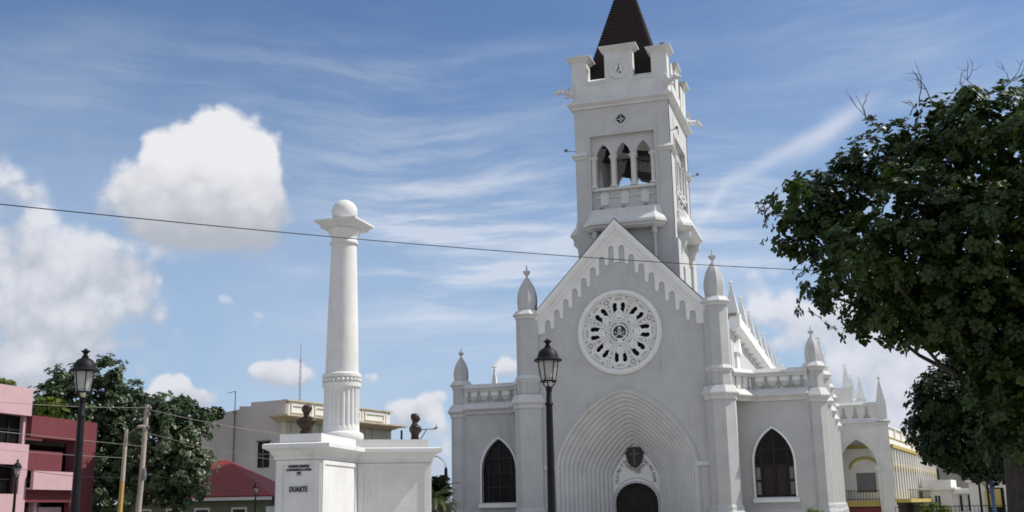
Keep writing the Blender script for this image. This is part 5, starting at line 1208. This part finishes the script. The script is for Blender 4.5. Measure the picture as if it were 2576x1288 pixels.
def clump_specs(rn, blobs, dens, cr=.30, fill=.35, rot_=9):
    sp = []
    for c, r in blobs:
        for _ in range(int(dens * 4 * math.pi * r * r)):
            d = Vector((rn.gauss(0, 1), rn.gauss(0, 1), rn.gauss(0, 1))).normalized(); inside = rn.random() < fill; q = r * (rn.uniform(.25, .75) if inside else rn.choice((rn.uniform(.78, 1.0), rn.uniform(.9, 1.16))))
            k = c + d * q; cs = cr * rn.uniform(.6, 1.3)
            for _ in range(rn.randint(int(rot_ * .5), int(rot_ * 1.3))):
                e = Vector((rn.gauss(0, 1), rn.gauss(0, 1), rn.gauss(0, .8))) * cs * .6
                sp.append((k + e, d * .6 + e.normalized() * .6 + Vector((0, 0, .55)), rn.uniform(.6, 1.25)))
    return sp
def limbs(m, root, targets, r0, rn, r1=.03):
    for tgt in targets:
        mid = root.lerp(tgt, .5) + Vector((rn.uniform(-.3, .3), rn.uniform(-.3, .3), rn.uniform(-.1, .4))); m.tube([root, root.lerp(mid, .5) + Vector((0, 0, .1)), mid, tgt], [r0, r0 * .75, r0 * .5, r1], 7)
def tree(name, cat, label, base, fork, blobs, m, L, per, n_leaf, tr_r, limb_r, seed, group=None, shells=(.62, 1.03), bark='bark', clump=None, low=-9):
    rn = random.Random(seed); t = empty(name, base, 0, label, cat, group); bv = Vector(base)
    lv = leaves(rn, clump_specs(rn, blobs, *clump) if clump else crown_specs(rn, blobs, per, shells), n_leaf, L); lv.v = [(x - bv.x, y - bv.y, z - bv.z) for x, y, z in lv.v]
    lv.build('crown', M[m], t, fix=False)
    tm = MB(); f = Vector(fork) - bv
    tm.tube([(0, 0, -.3), (0, 0, .25), f * .4 + Vector((.05, 0, 0)), f], [tr_r * 1.7, tr_r * 1.2, tr_r, tr_r * .8], 12); limbs(tm, f, [c - bv for c, r in blobs if r > .45 and c.z > low], limb_r, rn)
    tm.build('trunk', M[bark], t, smooth=60); return t, tm
def bl(lst, D, dj=0, seed=1):
    rn = random.Random(seed); return [(at(u, v, D + (x[0] if x else rn.uniform(-dj, dj))), r * D / F) for (u, v, r, *x) in lst]
# big sea almond on the right
D1 = 27.0
BIG = [(1975, 545, 62), (2040, 500, 70), (2020, 590, 62), (2110, 470, 85), (2100, 560, 95), (2200, 420, 95), (2170, 640, 105), (2080, 690, 60), (2055, 735, 52), (2130, 765, 62), (2290, 400, 100), (2290, 540, 130), (2250, 700, 120), (2220, 770, 70),
       (2390, 330, 85), (2400, 430, 130), (2420, 600, 150), (2360, 730, 120), (2480, 330, 95), (2520, 470, 150), (2540, 680, 170), (2460, 780, 110), (2300, 790, 60), (2350, 800, 58), (2560, 280, 80), (2640, 380, 150), (2700, 560, 190), (2680, 750, 180), (2560, 850, 130), (2450, 865, 44), (2510, 920, 60), (2600, 960, 130),
       (2800, 480, 190), (2820, 700, 200), (2760, 900, 160), (1945, 620, 36), (1955, 500, 34), (2010, 470, 36), (2140, 400, 40), (2240, 330, 40), (2330, 290, 40), (2420, 255, 36), (2160, 830, 30), (2270, 850, 36), (2415, 895, 30), (2520, 985, 90), (2500, 960, 60), (2590, 1060, 110), (2540, 1090, 70), (2700, 1020, 140), (2480, 940, 50), (2320, 845, 42), (2375, 850, 46), (2415, 890, 40)]
BIG = [(u + 18, v, r) for u, v, r in BIG]
blobs = [(c, r * .93) for c, r in bl(BIG, D1, 1.6, 5)]
tb, tm = tree('almond_tree', 'tree', 'biggest dark sea almond tree, with bare twigs on top, overhanging the square', (3.25, 26.6, 0), (3.35, 26.7, 3.4), blobs, 'almond', .168, 17, 7, .42, .085, 11, clump=(3.3, .26, .44, 8), low=5.5)
ub = Vector((3.25, 26.6, 0)); rn = random.Random(4); tw = MB()
def twig(p, d, l, r, dep):
    pts = [p]; q = p.copy(); dd = d.normalized()
    for _ in range(4): dd = (dd + Vector((rn.gauss(0, .28), rn.gauss(0, .28), rn.gauss(.03, .22)))).normalized(); q = q + dd * l / 4; pts.append(q.copy())
    tw.tube([x - ub for x in pts], [r, r * .85, r * .7, r * .55, r * .35], 5)
    if dep:
        for _ in range(2): twig(pts[rn.choice((2, 3))], dd + Vector((rn.gauss(0, .7), rn.gauss(0, .7), rn.gauss(.1, .5))), l * .6, r * .6, dep - 1)
for u, v, du, dv, l in ((2225, 330, -.75, .62, 1.15), (2315, 265, -.2, .9, .75), (2345, 258, .3, .9, .7), (2455, 255, .1, 1, .9), (2480, 240, .35, .9, .9), (2510, 250, .0, 1, .95), (2535, 255, .4, .9, .8), (2200, 345, -.95, .2, .5), (2440, 270, -.4, .8, .7), (2290, 290, .0, .9, .45)):
    tw = MB(); twig(at(u, v, D1), CM @ Vector((du, dv, 0)), l, .017, 2); tw.build('bare_twig', M['twig'], tb)
ex = [(at(u, v, D1), Vector((0, 0, 1)), 1.0) for u, v in ((2440, 235), (2436, 248), (2520, 212), (2515, 222), (2253, 305), (2245, 318), (2562, 250), (2262, 312))]
for e_x in ex: lv = leaves(rn, [e_x], 6, .17); lv.v = [(x - ub.x, y - ub.y, z - ub.z) for x, y, z in lv.v]; lv.build('tip_leaf', M['almond'], tb, fix=False)
# denser tree behind it
MID = [(2370, 1010, 75), (2340, 1080, 60), (2420, 990, 95), (2440, 1080, 110), (2520, 1020, 120), (2380, 1120, 55), (2530, 1100, 110), (2620, 1040, 130), (2470, 1150, 60), (2560, 1160, 60), (2345, 1140, 28), (2420, 950, 60)]
tree('bushy_tree', 'tree', 'dense dark bushy tree behind the big sea almond, over the far houses', (6.4, 47, 0), (6.2, 47.2, 2.4), bl(MID, 47, 2, 3), 'bushy', .22, 12, 7, .3, .12, 12)
tree('small_tree', 'tree', 'small loose round tree standing behind the pair of far lamps', (9.6, 96, 0), (9.6, 96.2, 1.8), bl([(2430, 1165, 32), (2450, 1180, 26), (2490, 1170, 28), (2415, 1175, 18)], 96, .5, 3), 'bushy', .25, 9, 6, .12, .05, 13)
tree('hedge_bush', 'bush', 'low green bush at the foot of the yellow building', (6.0, 100, -.6), (6.0, 100, -.1), bl([(2330, 1284, 16), (2350, 1280, 18), (2375, 1286, 18)], 100, .5, 4), 'lime', .2, 12, 6, .06, .03, 14)
tree('hedge_bush', 'bush', 'small yellow-green shrub at the foot of the sunny church corner pillar', (-1.6, 68.6, 0), (-1.6, 68.6, .3), bl([(2040, 1290, 12), (2062, 1290, 10)], 68.6, .2, 4), 'lime', .12, 30, 6, .03, .015, 15)
# trees on the left
TA = [(150, 965, 38), (185, 955, 35), (130, 1010, 45), (200, 1010, 62), (270, 935, 34), (285, 980, 48), (305, 1010, 55), (330, 1040, 45), (250, 1070, 80), (160, 1070, 60), (300, 1110, 75), (260, 1170, 80), (340, 1160, 60), (230, 1230, 55), (290, 1235, 50), (110, 1040, 30), (270, 912, 14), (150, 945, 16), (345, 1000, 22)]
tree('almond_tree', 'tree', 'tall glossy almond tree rising behind the pink building and a large lantern lamp', tuple(at(225, 1290, 77).to_2d()) + (0,), tuple(at(235, 1290, 77).to_2d()) + (2.2,), bl(TA, 77, 1.2, 6), 'almond2', .26, 8.0, 8, .28, .12, 21, clump=(1.45, .36, .34, 8))
TB_ = [(395, 1040, 45), (440, 1060, 55), (480, 1080, 40), (420, 1110, 65), (475, 1130, 55), (400, 1180, 65), (460, 1190, 65), (488, 1202, 30), (430, 1215, 38), (370, 1090, 40), (505, 1165, 22), (360, 1210, 40), (490, 1215, 22), (420, 1240, 26), (455, 1238, 24), (385, 1236, 24), (390, 1015, 18)]
tree('almond_tree', 'tree', 'round glossy almond tree spreading over the red hipped roof', tuple(at(440, 1290, 68).to_2d()) + (0,), tuple(at(440, 1290, 68).to_2d()) + (2.0,), bl(TB_, 68, 1.0, 7), 'almond2', .26, 8.0, 8, .22, .10, 22, clump=(1.45, .36, .34, 8))
TC = [(455, 1018, 26), (440, 1040, 26), (475, 1030, 24), (500, 1048, 24), (520, 1045, 20), (545, 1040, 16), (410, 1030, 20)]
tree('leafy_tree', 'tree', 'pale-topped tree showing above the roofs beside the bare cream end wall', tuple(at(480, 1290, 92).to_2d()) + (0,), tuple(at(480, 1290, 92).to_2d()) + (6.5,), bl(TC, 92, 1, 8), 'bushy', .35, 7, 7, .3, .1, 23)
tree('lime_bush', 'bush', 'yellow-green bush between the pink parapet and the tall almond tree', tuple(at(125, 1290, 75).to_2d()) + (0,), tuple(at(125, 1290, 75).to_2d()) + (6,), bl([(112, 1020, 24), (125, 1045, 26), (150, 1040, 22), (100, 1050, 18), (140, 1015, 18)], 75, .5, 9), 'lime', .16, 16, 7, .1, .05, 24)
tree('roof_tree', 'tree', 'yellowish treetop peeping over the pink roof parapet', tuple(at(5, 1290, 93).to_2d()) + (0,), tuple(at(5, 1290, 93).to_2d()) + (10,), bl([(5, 968, 16), (25, 972, 14), (-20, 965, 20)], 93, .3, 9), 'lime', .25, 10, 7, .2, .08, 25)
# palm and tree left of the church
def palm(base, h, label, seed, n=22, fl=2.0):
    rn = random.Random(seed); t = empty('palm_tree', base, 0, label, 'palm')
    m = MB(); m.tube([(0, 0, -.2), (.05, 0, h * .5), (.1, .05, h)], [.17, .12, .10], 10); m.build('trunk', M['bark'], t, smooth=60)
    c = MB()
    for k in range(n):
        a = k * 2.4 + rn.uniform(-.2, .2); e0 = rn.uniform(.15, 1.25); l = fl * rn.uniform(.8, 1.1); p = Vector((.1, .05, h)); d = Vector((math.cos(a) * math.cos(e0), math.sin(a) * math.cos(e0), math.sin(e0))); pts = [p.copy()]
        for i in range(10): p = p + d * l / 10; d = (d + Vector((0, 0, -.16))).normalized(); pts.append(p.copy())
        for i in range(1, 11):
            q = pts[i]; tg = (pts[i] - pts[i - 1]).normalized(); sdv = tg.cross(Vector((0, 0, 1))).normalized()
            for s in (-1, 1):
                for f in (0, .5):
                    ll = .42 * (1.1 - abs(i - 4.5) / 8) * fl / 2; b = q - tg * l * .1 * f; e = b + (sdv * s + tg * .7 + Vector((0, 0, -.55))).normalized() * ll; o = len(c.v)
                    c.v += [tuple(b - tg * .035), tuple(b + tg * .035), tuple(e)]; c.f.append((o, o + 1, o + 2))
    c.build('crown', M['palmleaf'], t, fix=False)
pp = at(1090, 1270, 70); palm((pp.x, pp.y, 0), 2.2, 'small yellow-green palm between the monument pedestal and the church', 31)
pp = at(1108, 1270, 72); palm((pp.x, pp.y, 0), 1.7, 'lower small palm nearer the church wall', 32, 16, 1.4)
bt_ = at(1095, 1270, 82)
tree('dark_tree', 'tree', 'dark green tree behind the palm beside the church', (bt_.x, bt_.y, 0), (bt_.x, bt_.y, 1.6), bl([(1095, 1220, 22), (1110, 1215, 20), (1080, 1225, 22), (1120, 1232, 18), (1100, 1245, 24)], 82, .5, 3), 'bushy', .25, 10, 7, .15, .06, 33)
